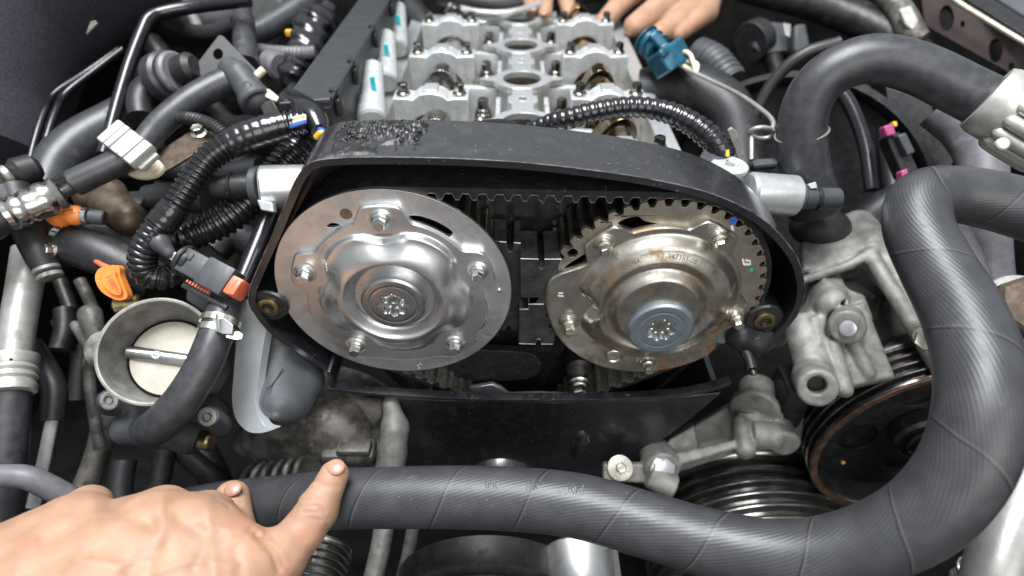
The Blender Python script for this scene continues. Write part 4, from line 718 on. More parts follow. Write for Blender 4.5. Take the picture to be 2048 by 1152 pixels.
m = MB(); m.tube([PD(930, 262, 33), PD(960, 252, 33.5), PD(1000, 248, 34), PD(1030, 254, 34.3)], .3, 12); solo('wire_end', m, M['tape'], 'short black tape wrap poking up behind the middle of the timing cover rim', 'tape wrap')
bc = root_at('blue_connector', 'deep blue plug with pale wires beside the right rear of the cylinder head', 'connector', 1320, 140, 44)
def bpl(G):
    ax = nrm(P3(1350, 125, 43)-P3(1295, 82, 44)); f = frame(P3(1318, 98, 43.5), -CF, ax)
    d = smin(ocyl(G, P3(1290, 78, 44.4), P3(1318, 102, 43.7), 1.0, .15), obox(G, frame(P3(1338, 117, 43.2), -CF+.3*CR, ax), (.85, 1.12, 1.0), .12), .1)
    d = smin(d, obox(G, frame(P3(1322, 88, 42.8), -CF, ax), (1.0, .35, .3), .08), .05)
    return smax(d, -obox(G, frame(P3(1340, 122, 41.9), -CF, ax), (.5, .5, .3), .05), .05)
m = sdf_mb(bpl, [P3(1280, 70, 45), P3(1365, 145, 42)], 1.6, .12); part('shell', m, M['blue'], bc, 50)
ax_ = nrm(P3(1350, 125, 43)-P3(1295, 82, 44))
for k, t_ in enumerate((-.9, -.3, .3)): m = MB(); m.cyl(P3(1302, 88, 44.0)+ax_*(t_+.3), P3(1302, 88, 44.0)+ax_*(t_+.42), 1.12, 24); part('rib', m, M['blue'], bc)
for k, (x, y, mt) in enumerate(((1372, 100, 'wirew'), (1384, 118, 'white'), (1378, 132, 'ivory'))): ptube(bc, 'wire', [(1358, 118+k*5, 43, 8), (x-4, y+4, 42.5, 9), (x+10, y+12, 42, 9), (1392, 146, 41.5, 8)], M[mt], 10)
hose('intake_pipe', [(1285, 190, 47, 100), (1360, 180, 46, 110), (1430, 200, 44.5, 105), (1470, 245, 43, 95), (1480, 330, 41, 90), (1470, 400, 40, 90)], M['rubberd'], 'fat black intake pipe running behind the blue connector', 'pipe', seg=28)
hose('corrugated_duct', [(1395, 105, 49, 62), (1430, 125, 48, 66), (1465, 165, 47, 62)], M['greyp'], 'short ribbed dark duct behind the blue connector and dipstick wire', 'duct', ridge=(.5, .08))
uh = [(1630, 420, 33.5, 100), (1608, 330, 32.5, 96), (1604, 250, 31.6, 94), (1628, 180, 30.8, 92), (1682, 135, 30.2, 92), (1752, 118, 29.8, 96), (1838, 138, 29.4, 98), (1930, 182, 29, 100), (2020, 228, 28.6, 104)]
hose('radiator_hose', uh, M['rubber'], 'smooth dark grey rubber hose arching at the upper right into a pale ribbed fitting', 'hose', seg=32)
hb = root_at('hose_band', 'thin pale wire band round the lower leg of the arching upper right hose', 'band', 1600, 272, 31.5)
f_ = frame(PD(1603, 266, 31.9), nrm(PD(1604, 250, 31.6)-PD(1606, 300, 32.3))); m = MB(); m.tube([tw(f_, (1.30*math.cos(a), 1.30*math.sin(a), 0)) for a in np.linspace(0, 6.28, 24)], .07, 8, per=3); part('wire', m, M['pipe'], hb)
ft = root_at('hose_fitting', 'pale aluminium fitting with deep ribs at the right end of the upper hose', 'fitting', 2010, 250, 28.5)
fa, fb = PD(1992, 207, 28.2), PD(2110, 275, 27.4); axf = nrm(fb-fa)
m = MB(); m.lathe(fa, axf, [(-.5, 1.0), (-.5, 1.5), (-.2, 1.62), (.6, 1.62), (.9, 1.45), (3, 1.4), (3, 1)], 40); part('collar', m, M['ferrule'], ft)
for k in range(14):
    a = k/14*6.283; fr = frame(fa, axf); u = np.cos(a)*fr[1]+np.sin(a)*fr[2]; m = MB(); m.tube([fa+u*1.45+axf*.75, fa+u*1.52+axf*1.0, fa+u*1.52+axf*2.8, fa+u*1.4+axf*3.1], [.22, .33, .33, .25], 12, per=3); part('rib', m, M['ferrule'], ft)
c = PD(2000, 290, 26.9); m = MB(); m.cyl(c, c+nrm(-CF+CR*-.2)*.3, .28, 16); part('rivet', m, M['clip'], ft)
hose('lower_radiator_hose', [(1880, 215, 36, 90), (1930, 260, 35.5, 88), (1962, 320, 35, 86), (1970, 420, 34.5, 84), (1975, 520, 34, 84), (1985, 610, 33.5, 84)], M['lav'], 'dusty grey hose dropping behind the top loop of the front hose', 'hose', seg=26)
hose('grey_pipe', [(1885, 440, 33, 42), (1918, 470, 32.8, 44), (1950, 540, 32.5, 46), (1975, 610, 32.2, 46)], M['lav'], 'thin grey pipe seen through the top loop of the front hose', 'pipe')
bn = root_at('banjo_bolt', 'big brown oily hex bolt at the right edge beside the front hose', 'bolt', 2030, 640, 23)
axb = nrm(-CF+.5*ZA+[-.35, 0, 0]); c = PD(2040, 620, 24.5); m = MB(); m.lathe(c, axb, [(-.8, 1.5), (0, 1.5), (.1, 1.45), (.1, 1.1)], 40); part('washer', m, M['alud'], bn)
m = MB(); m.lathe(c, axb, [(.1, 1.3), (.9, 1.3), (1.05, 1.12), (1.08, .3)], 6, ph=.3); part('head', m, M['brownm'], bn, 20, .06)
m = MB(); m.lathe(c, axb, [(-2.2, 1.0), (-.8, 1.0), (-.75, .9)], 24); part('shank', m, M['darkm'], bn)
pl = root_at('corner_pipe', 'pale grey aluminium pipe at the bottom right corner', 'pipe', 2000, 1150, 24)
ptube(pl, 'pipe', [(2120, 860, 25.5, 100), (2068, 950, 25, 104), (2018, 1050, 24.5, 106), (1985, 1160, 24, 108), (1975, 1260, 24, 108)], M['pipe'], 32)
ptrace(pl, 'bracket', [(1902, 1138), (1920, 1128), (1960, 1130), (1968, 1160), (1905, 1165)], 'Z', 26, .3, M['alud']); m = MB(); m.hexbolt(PD(1942, 1142, 25.6), (0, -.2, 1), .45, .6); part('bolt', m, M['boltw'], pl)
m = MB(); m.box((0, 0, 0), (5, 5, 10), fr=(PD(1930, 1060, 34), nrm([1, .3, 0]), nrm([-.3, 1, 0]), ZA), bev=.5); solo('radiator_tank', m, M['blackp'], 'plain black box low behind the right bend of the front hose', 'box')
# fender rail, top right
fe = root_at('fender_rail', 'dark brownish painted fender rail with punched holes at the top right corner', 'fender rail', 1950, 130, 50)
hs = [ring2(1893, 36, 15, 26), ring2(1991, 101, 14, 24), ring2(1925, 48, 4.5, 7), ring2(2023, 134, 6, 9)]
ptrace(fe, 'panel', [(1838, -40), (1872, -30), (1900, 0), (1980, 52), (2080, 112), (2080, 190), (2010, 140), (1930, 95), (1850, 50)], nrm([-.65, -.55, .35]), 50, 1.2, M['fender'], .05, holes=hs)
for h in hs: ptrace(fe, 'hole_back', [(1024+(x-1024)*1.0, y) for x, y in h], nrm([-.65, -.55, .35]), 51.5, .1, M['void'], 0)  # near-black discs; shade inside the holes is put into their colour
m = MB(); m.tube([PD(1868, -45, 49.6), PD(1905, -4, 49), PD(1980, 44, 47.5), PD(2080, 104, 45.5)], .22, 10); part('seam_edge', m, M['trim'], fe)
ptrace(fe, 'outer_lip', [(1880, -45), (1912, -14), (1990, 34), (2085, 92), (2085, 60), (1990, 0), (1950, -40)], nrm([-.2, -.2, .9]), 49, .5, M['blackp']); ptrace(fe, 'wing', [(1960, -45), (2000, 0), (2085, 52), (2085, -45)], nrm([-.1, -.1, 1]), 52, .5, M['paintd'])
# dark things in the right background
rb_ = root_at('relay_box', 'dark relay boxes on the far wall behind the arching upper right hose', 'relay box', 1560, 110, 54)
ptrace(rb_, 'box', [(1510, 50), (1530, 40), (1575, 45), (1580, 100), (1525, 108), (1508, 90)], 'cam', 53, 2.5, M['greyp'], .25); ptrace(rb_, 'box', [(1590, 48), (1612, 45), (1622, 90), (1600, 108), (1588, 100)], 'cam', 52.5, 2.5, M['greyp'], .25)
pcyl(rb_, 'cap', (1520, 75, 54), (1500, 85, 53.5), 78, M['blackp']); ptrace(rb_, 'tag', [(1567, 45), (1582, 48), (1580, 75), (1570, 70)], 'cam', 51.8, .3, M['pipe'], .05); ptube(rb_, 'stem', [(1540, 105, 54, 40), (1555, 150, 54, 34), (1560, 220, 54, 30)], M['darkm'])
hose('cable_loom', [(1480, -30, 56, 60), (1640, 10, 55, 66), (1760, 60, 53, 70), (1850, 120, 50, 60), (1960, 200, 46, 60)], M['darkm'], 'dark loom running along the inner edge of the fender rail', 'loom')
hose('loom_sleeve', [(1765, -20, 52, 40), (1800, 20, 51, 46), (1822, 62, 50, 50), (1845, 80, 49.5, 36)], M['grimy'], 'dusty sleeve with a pale patch left of the fender rail', 'sleeve'); m = MB(); m.trace([(1800, 18), (1822, 10), (1838, 42), (1826, 60), (1812, 48)], 'cam', 49, .4); solo('pale_tag', m, M['clip'], 'pale tag stuck on the dusty sleeve left of the fender rail', 'tag', bev=.08)
for k, (pts, lb) in enumerate((([(1500, 250, 42, 22), (1545, 165, 41, 24), (1605, 110, 40, 26), (1680, 85, 39.5, 26)], 'thin black tube arching just above the upper right hose'), ([(1660, 160, 40, 28), (1700, 210, 39.5, 28), (1730, 290, 39, 28), (1742, 380, 38.5, 26)], 'shiny black tube curving under the upper right hose'), ([(1690, 150, 43, 34), (1740, 210, 42, 36), (1775, 300, 41, 36), (1790, 420, 40, 34)], 'dusty black tube just right of the shiny curved tube'))):
    hose('vacuum_tube', pts, M['rubberd'] if k != 1 else M['conduit'], lb, 'tube', group='dark tubes behind the upper right hose')
fs = root_at('fan_shroud', 'black fan shroud filling the gap under the arching upper right hose', 'shroud', 1750, 400, 46)
f_ = frame(PD(1560, 420, 46), nrm([-.5, -.75, .3])); m = MB(); m.lathe(f_[0], f_[3], [(0, 5), (0, 9.5), (.5, 10), (1.5, 10), (2, 9.6), (1.6, 9.2), (.4, 9.0)], 60); part('ring', m, M['blackp'], fs)
ptrace(fs, 'panel', [(1770, 170), (1860, 200), (1900, 330), (1840, 420), (1790, 330)], nrm([-.4, -.7, .4]), 42, .5, M['blackp'], .1); ptrace(fs, 'panel', [(1820, 280), (1870, 240), (1920, 300), (1890, 360), (1840, 350)], nrm([-.4, -.7, .4]), 40.5, .5, M['darkm'], .1)
pk = root_at('pink_clip_plug', 'black plug with two pink clips under the arching upper right hose', 'connector', 1800, 360, 37)
ptrace(pk, 'housing', [(1773, 272), (1800, 262), (1838, 340), (1808, 356)], 'cam', 36.5, 1.0, M['blackp'], .12); ptrace(pk, 'cover', [(1796, 270), (1812, 264), (1832, 305), (1816, 312)], 'cam', 36, .5, M['greyp'], .1)
ptrace(pk, 'clip', [(1768, 252), (1786, 246), (1793, 268), (1775, 273)], 'cam', 36.2, .6, M['pink'], .08); ptrace(pk, 'clip', [(1803, 342), (1816, 336), (1818, 352), (1806, 362)], 'cam', 36.0, .6, M['pink'], .08); ptrace(pk, 'yellow_tip', [(1786, 243), (1794, 242), (1796, 252), (1789, 254)], 'cam', 36.4, .4, M['yellow'], .05)
hose('dark_elbow', [(1700, 480, 38, 70), (1760, 425, 37.5, 74), (1830, 390, 37, 70), (1900, 380, 36.5, 60)], M['rubberd'], 'black hose elbow behind the big cast bracket', 'hose', seg=24)
m = MB(); m.sphere(PD(1640, 455, 36), (1.8, 1.4, 1.2), 14, 24); solo('cast_plug', m, M['blackp'], 'smooth black cap in the shade under the right solenoid plug', 'cap')
# ================================================================ ignition rail and injectors, left of the head
ir = thing('ignition_rail', 'long dark grey plastic wiring duct lying left of the cylinder head', 'wiring duct', (-11.2, 18, 2))
m = MB(); X0, X1, Y0, Y1, ZT = -12.25, -9.75, 8.6, 37.0, 5.5
m.prism([(X0, Y0, ZT), (X1, Y0+.6, ZT), (X1, Y1, ZT), (X0, Y1, ZT)], (0, 0, -.5)); part('lid', m, M['duct'], ir, 30, .12)
fro = [(X0+.1, Y0+.15, 5.0), (X1-.1, Y0+.75, 5.0), (X1-.1, Y0+.75, 2.6), (X0+.1, Y0+.15, 2.6)]; hw = [np.array([-11.05+.92*math.cos(a), Y0+.42, 3.75+.9*math.sin(a)]) for a in np.arange(20)/20*6.283]
fo = np.array(fro); hw = [np.array([p[0], fo[0][1]+(p[0]-fo[0][0])/(fo[1][0]-fo[0][0])*(fo[1][1]-fo[0][1]), p[2]]) for p in hw]
m = MB(); m.prism(fro, (0, .25, 0), [hw]); part('end_wall', m, M['duct'], ir, 30, .05)
m = MB(); m.box((X1-.2, (Y0+Y1)/2+.5, 3.6), (.2, Y1-Y0-1.2, 2.9), bev=.05); m.box((X0+.2, (Y0+Y1)/2+.3, 3.6), (.2, Y1-Y0-1, 2.9), bev=.05); part('side_wall', m, M['duct'], ir)
for k, y in enumerate((10.3, 15.0, 22.0, 29.5)): m = MB(); m.box((X1+.12, y, 4.7), (.35, .9, 1.0), bev=.1); m.box((X1-.05, y, 5.55), (.5, .35, .3), bev=.08); part('latch', m, M['blackp'], ir)
m = MB(); m.tube([(X1+.02, Y0+.7, ZT+.02), (X1+.02, Y1, ZT+.02)], .09, 8, sm=False); m.tube([(X0, Y0, ZT+.02), (X1, Y0+.6, ZT+.02)], .08, 8, sm=False); part('raised_edge', m, M['duct'], ir)
for k, (px, py, d) in enumerate(((741, 195, 39.5), (768, 125, 45), (791, 62, 51))):
    ij = root_at('injector', ('milky injector body with a teal label nearest the timing cover', 'milky injector body with a teal label, middle of the three along the duct', 'milky injector body with a teal label nearest the rear hands')[k], 'injector', px, py+60, d, 'injectors between the duct and the head')
    sc = 39.5/d; pcyl(ij, 'body', (px+4, py-60*sc, d+1.5), (px+6, py+36*sc, d-.8), 42*sc, M['lamp'], w1=50*sc, ch=.06); pcyl(ij, 'skirt', (px+2, py+8*sc, d-.3), (px+3, py+48*sc, d-1.2), 58*sc, M['lamp'], ch=.15)
    ptrace(ij, 'label', [(px-2, py-40*sc), (px+7, py-42*sc), (px+11, py-12*sc), (px+3, py-9*sc)], 'Y', d-1.0, .15, M['teal'], .03)
m = MB(); m.tube([PD(640, 262, 31), PD(628, 240, 31.5), PD(610, 225, 32.2), PD(585, 205, 34)], [.45, .75, .85, .8], 14); solo('taped_wire_bundle', m, M['tape'], 'shiny taped wires entering the round hole at the near end of the wiring duct', 'wire bundle')
wr = root_at('loose_wires', 'blue and yellow wire ends in front of the wiring duct end', 'wires', 640, 270, 30.5); ptube(wr, 'wire', [(632, 256, 31, 11), (645, 262, 30.8, 12), (652, 274, 30.6, 11)], M['wireb'], 8); ptube(wr, 'wire', [(632, 275, 30.6, 12), (642, 266, 30.4, 13), (650, 270, 30.4, 8)], M['yellow'], 8)

# scuffs and rubbed marks on the front hose: thin patches lying on its surface
from mathutils.bvhtree import BVHTree
hos = bpy.data.objects['coolant_hose']; bvh = BVHTree.FromPolygons([tuple(hos.matrix_world @ v.co + hos.location*0 + (hos.location if hos.matrix_world.translation.length == 0 else Vector((0, 0, 0)))) for v in hos.data.vertices], [tuple(p.vertices) for p in hos.data.polygons])
def decal(px, n, parent, name, matl, lift=.012):
    pts = []
    for x, y in px:
        r_ = bvh.ray_cast(Vector(CAM*S), Vector(nrm(ray(x, y))))
        if r_[0] is None: return
        pts.append(np.array(r_[0])/S+np.array(r_[1])*np.sign(-np.array(r_[1])@ray(x, y))*lift)
    m = MB(); m.add(pts, [tuple(range(len(pts)))]); return part(name, m, matl, parent)
sc_l = mat('rubbed_rubber', (.085, .087, .092), .5, var=.5, vs=6); sc_d = mat('dark_rub', (.012, .012, .012), .5)
rg = random.Random(5)
for cx, cy, mt in ((1062, 972, sc_d), (1070, 968, sc_d), (1146, 976, sc_d), (1156, 982, sc_l), (980, 968, sc_d), (1128, 982, sc_l)):
    for k in range(5):
        x = cx-10+k*5+rg.uniform(-1, 1); h_ = rg.uniform(4, 11); y = cy+rg.uniform(-3, 3); decal([(x, y-h_), (x+2.2, y-h_), (x+3, y), (x+2.5, y+h_), (x+.4, y+h_), (x-.4, y)], 0, hos, 'rub_mark', mt)
for k in range(0):
    cx, cy = rg.gauss(1620, 60), rg.gauss(1082, 13); w_ = rg.uniform(1.5, 5); h_ = rg.uniform(5, 15); decal([(cx, cy-h_), (cx+w_, cy-h_*.6), (cx+w_*.7, cy+h_*.4), (cx+w_*.3, cy+h_), (cx-w_*.3, cy+h_*.3)], 0, hos, 'rub_mark', sc_l)
for k in range(60):
    cx, cy = rg.uniform(720, 1450), 0; cy = 958+rg.uniform(-8, 70)+max(0, (cx-1150))*.22; w_ = rg.uniform(.8, 2.2); decal([(cx, cy-w_), (cx+w_, cy), (cx, cy+w_), (cx-w_, cy)], 0, hos, 'rub_mark', sc_l)
# ================================================================ left side
hose('conduit', [(612, 244, 31, 50), (570, 250, 30.8, 54), (515, 266, 30.5, 56), (460, 288, 30.2, 56), (415, 320, 30, 54), (380, 368, 29.8, 54), (345, 420, 29.6, 54), (308, 465, 29.5, 56), (286, 510, 29.6, 56), (292, 545, 29.9, 54), (325, 556, 30.3, 50), (350, 545, 30.8, 44)], M['conduit'], 'glossy black corrugated conduit looping down from the wiring duct', 'conduit', ridge=(.30, .15), seg=24)
for pts, lb in (([(568, 251, 30.8, 59), (530, 261, 30.5, 60), (490, 274, 30.3, 60), (458, 289, 30.2, 59)], 'shiny black tape wound round the upper stretch of the looping conduit'), ([(352, 411, 29.6, 59), (336, 432, 29.55, 60), (320, 450, 29.5, 59)], 'band of black tape round the middle of the looping conduit')):
    hose('tape_wrap', pts, M['tape'], lb, 'tape', 'tape wraps on the conduit', 24, ridge=(.45, .03))
hose('conduit', [(618, 272, 33.5, 60), (590, 305, 33, 66), (545, 355, 32.6, 66), (500, 402, 32.2, 66), (445, 442, 31.8, 66), (385, 468, 31.5, 64), (345, 480, 31.5, 60)], M['conduit'], 'thicker black corrugated conduit running behind the left solenoid', 'conduit', ridge=(.36, .16), seg=24)
hose('thin_conduit', [(325, 240, 35, 24), (375, 236, 34.5, 26), (420, 248, 34, 26), (455, 272, 33.6, 24)], M['rubberd'], 'thin ribbed conduit under the thick elbowed hose', 'conduit', ridge=(.22, .14))
cw = root_at('wire_pair', 'pale striped wires showing between the conduit end and the wiring duct', 'wires', 605, 240, 30.6)
for k, mt in enumerate(('wirew', 'ivory', 'wireb')): ptube(cw, 'wire', [(575, 242+k*7, 30.5, 8), (592, 236+k*7, 30.3, 8), (612, 232+k*6, 30.5, 8)], M[mt], 8)
so = root_at('cam_solenoid', 'silver solenoid with a long black plug left of the timing cover', 'solenoid', 550, 420, 31)
pcyl(so, 'body', (520, 375, 31.2), (640, 372, 32), 88, M['alub'], ch=.12, seg=44); pcyl(so, 'shoulder', (508, 372, 31.2), (524, 372, 31.2), 80, M['greyp'], seg=36); pcyl(so, 'plug', (424, 373, 31), (512, 372, 31.2), 52, M['blackp'], ch=.1, seg=28); pcyl(so, 'plug_band', (462, 372, 31), (468, 372, 31), 56, M['blackp'], seg=28)
ptrace(so, 'tab', [(512, 398), (545, 405), (548, 425), (520, 420)], 'cam', 30.2, .5, M['alub'], .08)
hose('vacuum_hose', [(545, 400, 32.5, 36), (530, 450, 32, 36), (508, 505, 31.3, 36), (485, 560, 30.6, 36), (462, 612, 30, 38)], M['conduit'], 'glossy black hose running down beside the left wall of the timing cover', 'hose')
# grey connector with the coral lock
gc = root_at('sensor_connector', 'dark grey sensor connector with a coral lock next to the timing cover', 'connector', 430, 590, 28.5)
axg = nrm(PD(480, 580, 28.6)-PD(365, 520, 29.3)); f_ = frame(PD(415, 545, 28.9), nrm(-CF+.55*ZA), axg)
m = MB(); m.box((-.55, 0, 0), (1.6, 1.25, 1.1), fr=f_, bev=.15); m.box((.75, 0, .03), (1.5, 1.45, 1.25), fr=f_, bev=.12); part('housing', m, M['greyp'], gc)
m = MB(); m.cyl(tw(f_, (-1.45, 0, 0)), tw(f_, (-1.2, 0, 0)), .78, 28, .05); m.cyl(tw(f_, (-1.2, 0, 0)), tw(f_, (-.9, 0, 0)), .68, 28, .05); part('seal_ring', m, M['rubberd'], gc)
m = MB(); m.box((1.62, -.02, .05), (.95, .95, .95), fr=f_, bev=.12); m.box((1.95, -.05, .12), (.35, .8, 1.1), fr=f_, bev=.1); part('lock', m, M['redor'], gc)
m = MB(); m.box((.5, -1.05, -.3), (2.6, .25, .5), fr=f_, bev=.06); part('bracket_slot', m, M['blackp'], gc)
m = MB()
for k in range(8): m.box((-.5+k*.17, -.80, .1), (.09, .15, .2), fr=f_, bev=.02)
part('red_seal', m, M['redor'], gc)
m = MB(); m.box((.15, 0, .62), (.05, 1.1, .06), fr=f_, bev=.01); m.box((-.9, .25, .58), (.35, .35, .1), fr=f_, bev=.03); part('ridge', m, M['greyp'], gc)
for k, mt in enumerate(('wirew', 'ivory', 'white')): ptube(gc, 'wire', [(335, 500+k*6, 29.6, 7), (350, 508+k*6, 29.4, 8), (368, 516+k*5, 29.2, 7)], M[mt], 8)
m = sdf_mb(lambda G: smin(cap(G, P3(330, 455, 29.8), P3(320, 485, 29.4), .38, .42), cap(G, P3(320, 485, 29.4), P3(338, 505, 29.4), .42, .3), .3), [P3(310, 450, 29.5), P3(350, 510, 29.5)], .9, .08); solo('grey_tape', m, M['greyp'], 'lump of grey cloth tape between the looping conduit and the sensor connector', 'tape', smooth=60)
# orange parts
oc = root_at('orange_clip', 'orange oval pull tab above the throttle body', 'pull tab', 215, 600, 31)
ptrace(oc, 'tab', [(190, 552), (200, 536), (225, 530), (238, 535), (240, 552), (254, 588), (250, 598), (232, 600), (206, 586), (194, 570)], 'cam', 30.5, .45, M['orange'], .14, per=4); ptrace(oc, 'inset', [(202, 552), (212, 544), (228, 542), (232, 556), (242, 582), (238, 590), (222, 586), (206, 570)], 'cam', 30.30, .14, M['orange'], .08, per=4)
ptube(oc, 'stem', [(188, 520, 31.8, 9), (205, 530, 31.2, 10), (220, 536, 31, 10)], M['redor'], 8)
m = MB()
for k in range(6): m.tube([PD(212+k*4, 556+k*4.5, 30.1), PD(222+k*3, 552+k*5, 30.1)], .03, 6, sm=False)
part('embossed_marks', m, M['redor'], oc)
ol = root_at('orange_lever', 'orange lever cap with a silver collar by the hose clamp at the left', 'lever', 130, 450, 32)
m = sdf_mb(lambda G: smin(cap(G, P3(112, 433, 32.3), P3(150, 430, 32), .42, .55), cap(G, P3(96, 428, 32.2), P3(120, 442, 32.2), .18, .35), .4), [P3(90, 420, 32), P3(165, 445, 32)], .9, .08); part('cap', m, M['orange'], ol, 60)
pcyl(ol, 'collar', (166, 431, 32), (178, 432, 32), 34, M['bolt']); pcyl(ol, 'stem', (178, 432, 32), (210, 436, 32.2), 30, M['greyp'])
dh = root_at('clamped_hose', 'dull black hose with a worm clamp under the orange lever', 'hose', 180, 520, 32.5)
ptube(dh, 'hose', [(105, 490, 33, 84), (150, 492, 32.8, 82), (200, 508, 32.6, 82), (262, 536, 32.8, 80), (310, 560, 33.2, 76)], M['rubberd'], 28)
fa = PD(138, 489, 32.85); axf = nrm(PD(170, 496, 32.7)-fa); m = MB(); m.lathe(fa, axf, [(-.22, 1.14), (-.22, 1.22), (.22, 1.22), (.22, 1.14)], 40, closed=True); b = part('worm_clamp', m, M['crimp'], dh)
for k in range(26): a = k/26*6.283; fr = frame(fa, axf); u = np.cos(a)*fr[1]+np.sin(a)*fr[2]; t_ = np.cross(axf, u); m = MB(); m.box((0, 0, 0), (.30, .07, .05), fr=(fa+u*1.23, axf, t_, u), bev=.015); part('slot', m, M['darkm'], b)
m = MB(); m.hexbolt(PD(108, 500, 31.9), nrm(-CF+[-.4, 0, 0]), .28, .4); part('clamp_screw', m, M['bolt'], dh)
# throttle body
tbd = root_at('throttle_body', 'open grey throttle body with its butterfly plate closed, left of the timing cover', 'throttle body', 320, 860, 31)
T0, T1 = PD(311, 701, 28.6), PD(352, 721, 31.4); axt = nrm(T1-T0); R0 = 222*28.6/FPX/2*.985; dpt = np.linalg.norm(T1-T0)
m = MB(); m.lathe(T0, axt, [(0, R0-.16), (-.03, R0-.08), (0, R0), (.5, R0+.02), (.6, R0-.15), (2.6, R0-.25), (4.2, R0-.2), (4.2, R0-.62), (2.3, R0-.62), (1.75, R0-.34), (.9, R0-.20)], 72, closed=True); part('bore', m, M['alu'], tbd, 30)
m = MB(); m.lathe(T0+axt*2.15, axt, [(0, .02), (0, R0-.68), (.12, R0-.68), (.12, .02)], 64); part('butterfly', m, mat('butterfly_alu', (.40, .375, .32), .42, .55, var=.08, vs=1., grime=(.28, .235, .17), gs=.6, gt=.55), tbd, 30)
m = MB(); m.lathe(T0+axt*2.13, axt, [(0, R0-.72), (.03, R0-.60), (.06, R0-.6), (.1, R0-.72)], 64, closed=True); part('plate_gap', m, M['void'], tbd)
fr = frame(T0+axt*2.05, -axt, nrm(PD(420, 722, 30)-PD(280, 706, 30))); m = MB(); m.tube([tw(fr, (-R0+.62, 0, 0)), tw(fr, (R0-.62, 0, 0))], .33, 24, sm=False); part('shaft', m, M['greybolt'], tbd)
m = MB(); m.lathe(tw(fr, (-.55, 0, .28)), fr[3], [(0, .22), (.1, .20), (.1, .12), (.04, .1)], 20); part('screw', m, M['bolt'], tbd)
def tlow(G):
    d = cap(G, P3(290, 800, 32), P3(420, 830, 31.5), 1.3, 1.0); d = smin(d, cap(G, P3(255, 860, 31), P3(330, 850, 31), .8, 1.0), .5); d = smin(d, cap(G, P3(216, 800, 30.5), P3(225, 806, 32.5), .52, .6), .2); d = smin(d, cap(G, P3(420, 830, 29.8), P3(440, 850, 31), .52, .6), .2)
    return smin(d, cap(G, P3(225, 806, 32.), P3(300, 790, 33), .6, 1.2), .5)
m = sdf_mb(tlow, [P3(210, 790, 31), P3(440, 870, 31)], 1.8, .12); part('base', m, M['greyp'], tbd, 70)
for px, py, d in ((219, 801, 29.85), (415, 833, 29.2)): c = PD(px, py, d); m = MB(); m.lathe(c, nrm(-CF), [(-.2, .48), (.06, .46), (.10, .40), (.10, .26), (-.1, .24)], 28); m.cyl(c-nrm(CF)*-.1, c+nrm(-CF)*.04, .17, 6, .02); part('screw_boss', m, M['alud'], tbd)
pcyl(tbd, 'side_port', (235, 700, 30.5), (198, 698, 31), 74, M['alud'], ch=.25, seg=32); m = MB(); m.trace([(375, 560), (440, 585), (480, 610), (460, 650), (425, 640), (370, 600)], 'cam', 31, 1.2); part('flange', m, M['greyp'], tbd, 30, .1)
pcyl(tbd, 'brass_port', (228, 612, 31.5), (282, 604, 31.8), 34, M['brass'], ch=.1); pcyl(tbd, 'brass_nipple', (392, 880, 30.6), (424, 884, 30.4), 36, M['brass'], ch=.1); pcyl(tbd, 'nipple_sleeve', (330, 862, 30.4), (398, 880, 30.6), 66, M['greyp'], ch=.2)
ch_ = root_at('breather_hose', 'dull black hose with a spring band clamp crossing in front of the throttle body', 'hose', 380, 820, 28)
ptube(ch_, 'hose', [(456, 598, 29.6, 66), (442, 640, 29, 66), (424, 690, 28.4, 68), (398, 748, 28, 70), (358, 808, 27.9, 72), (322, 846, 28.3, 74), (298, 862, 29.2, 72)], M['rubber'], 30, label='dull black rubber hose')
fa = PD(438, 655, 28.9); axf = nrm(PD(424, 690, 28.4)-PD(442, 640, 29)); r_ = 35*28.9/FPX
m = MB(); m.lathe(fa, axf, [(-.42, r_), (-.42, r_+.09), (-.1, r_+.09), (-.1, r_)], 40, closed=True); m.lathe(fa, axf, [(.1, r_), (.1, r_+.09), (.42, r_+.09), (.42, r_)], 40, closed=True); cl = part('band_clamp', m, M['boltw'], ch_)
ptrace(cl, 'tang', [(427, 640), (448, 636), (466, 650), (464, 668), (446, 668), (430, 662)], 'cam', 27.7, .1, M['alub'], .03); ptrace(cl, 'ear', [(450, 664), (478, 662), (487, 668), (484, 678), (470, 680), (452, 676)], nrm([.2, -.5, .8]), 27.9, .1, M['boltw'], .03); ptrace(cl, 'lever_edge', [(430, 630), (434, 624), (436, 660), (430, 664)], nrm([-.8, -.5, .3]), 27.6, .08, M['alub'], .02)
# actuator box with the pale flange
ac_ = root_at('intake_actuator', 'smooth grey actuator box with a bright aluminium flange beside the throttle body', 'actuator', 540, 860, 31)
fl = [(478, 600), (520, 612), (534, 640), (528, 680), (516, 760), (512, 810), (528, 850), (548, 858), (520, 866), (494, 862), (472, 838), (464, 800), (468, 740), (474, 660)]
ptrace(ac_, 'flange', fl, nrm([-.35, -.75, .55]), 30.6, .5, M['flange'], .1, per=4)
m = sdf_mb(lambda G: smin(smin(cap(G, P3(560, 690, 32.5), P3(552, 800, 31.7), 1.1, 1.05), cap(G, P3(600, 760, 33), P3(580, 800, 32.5), 1.3, 1.2), .8), cap(G, P3(535, 640, 32.3), P3(560, 690, 32.5), .8, 1.1), .6), [P3(530, 640, 32), P3(620, 820, 33)], 2, .13); part('box', m, M['boxp'], ac_, 70)
m = MB(); m.tube([PD(534, 780, 30.5), PD(548, 765, 30.9), PD(566, 738, 31.1)], .03, 6); part('scratch', m, M['blackp'], ac_)
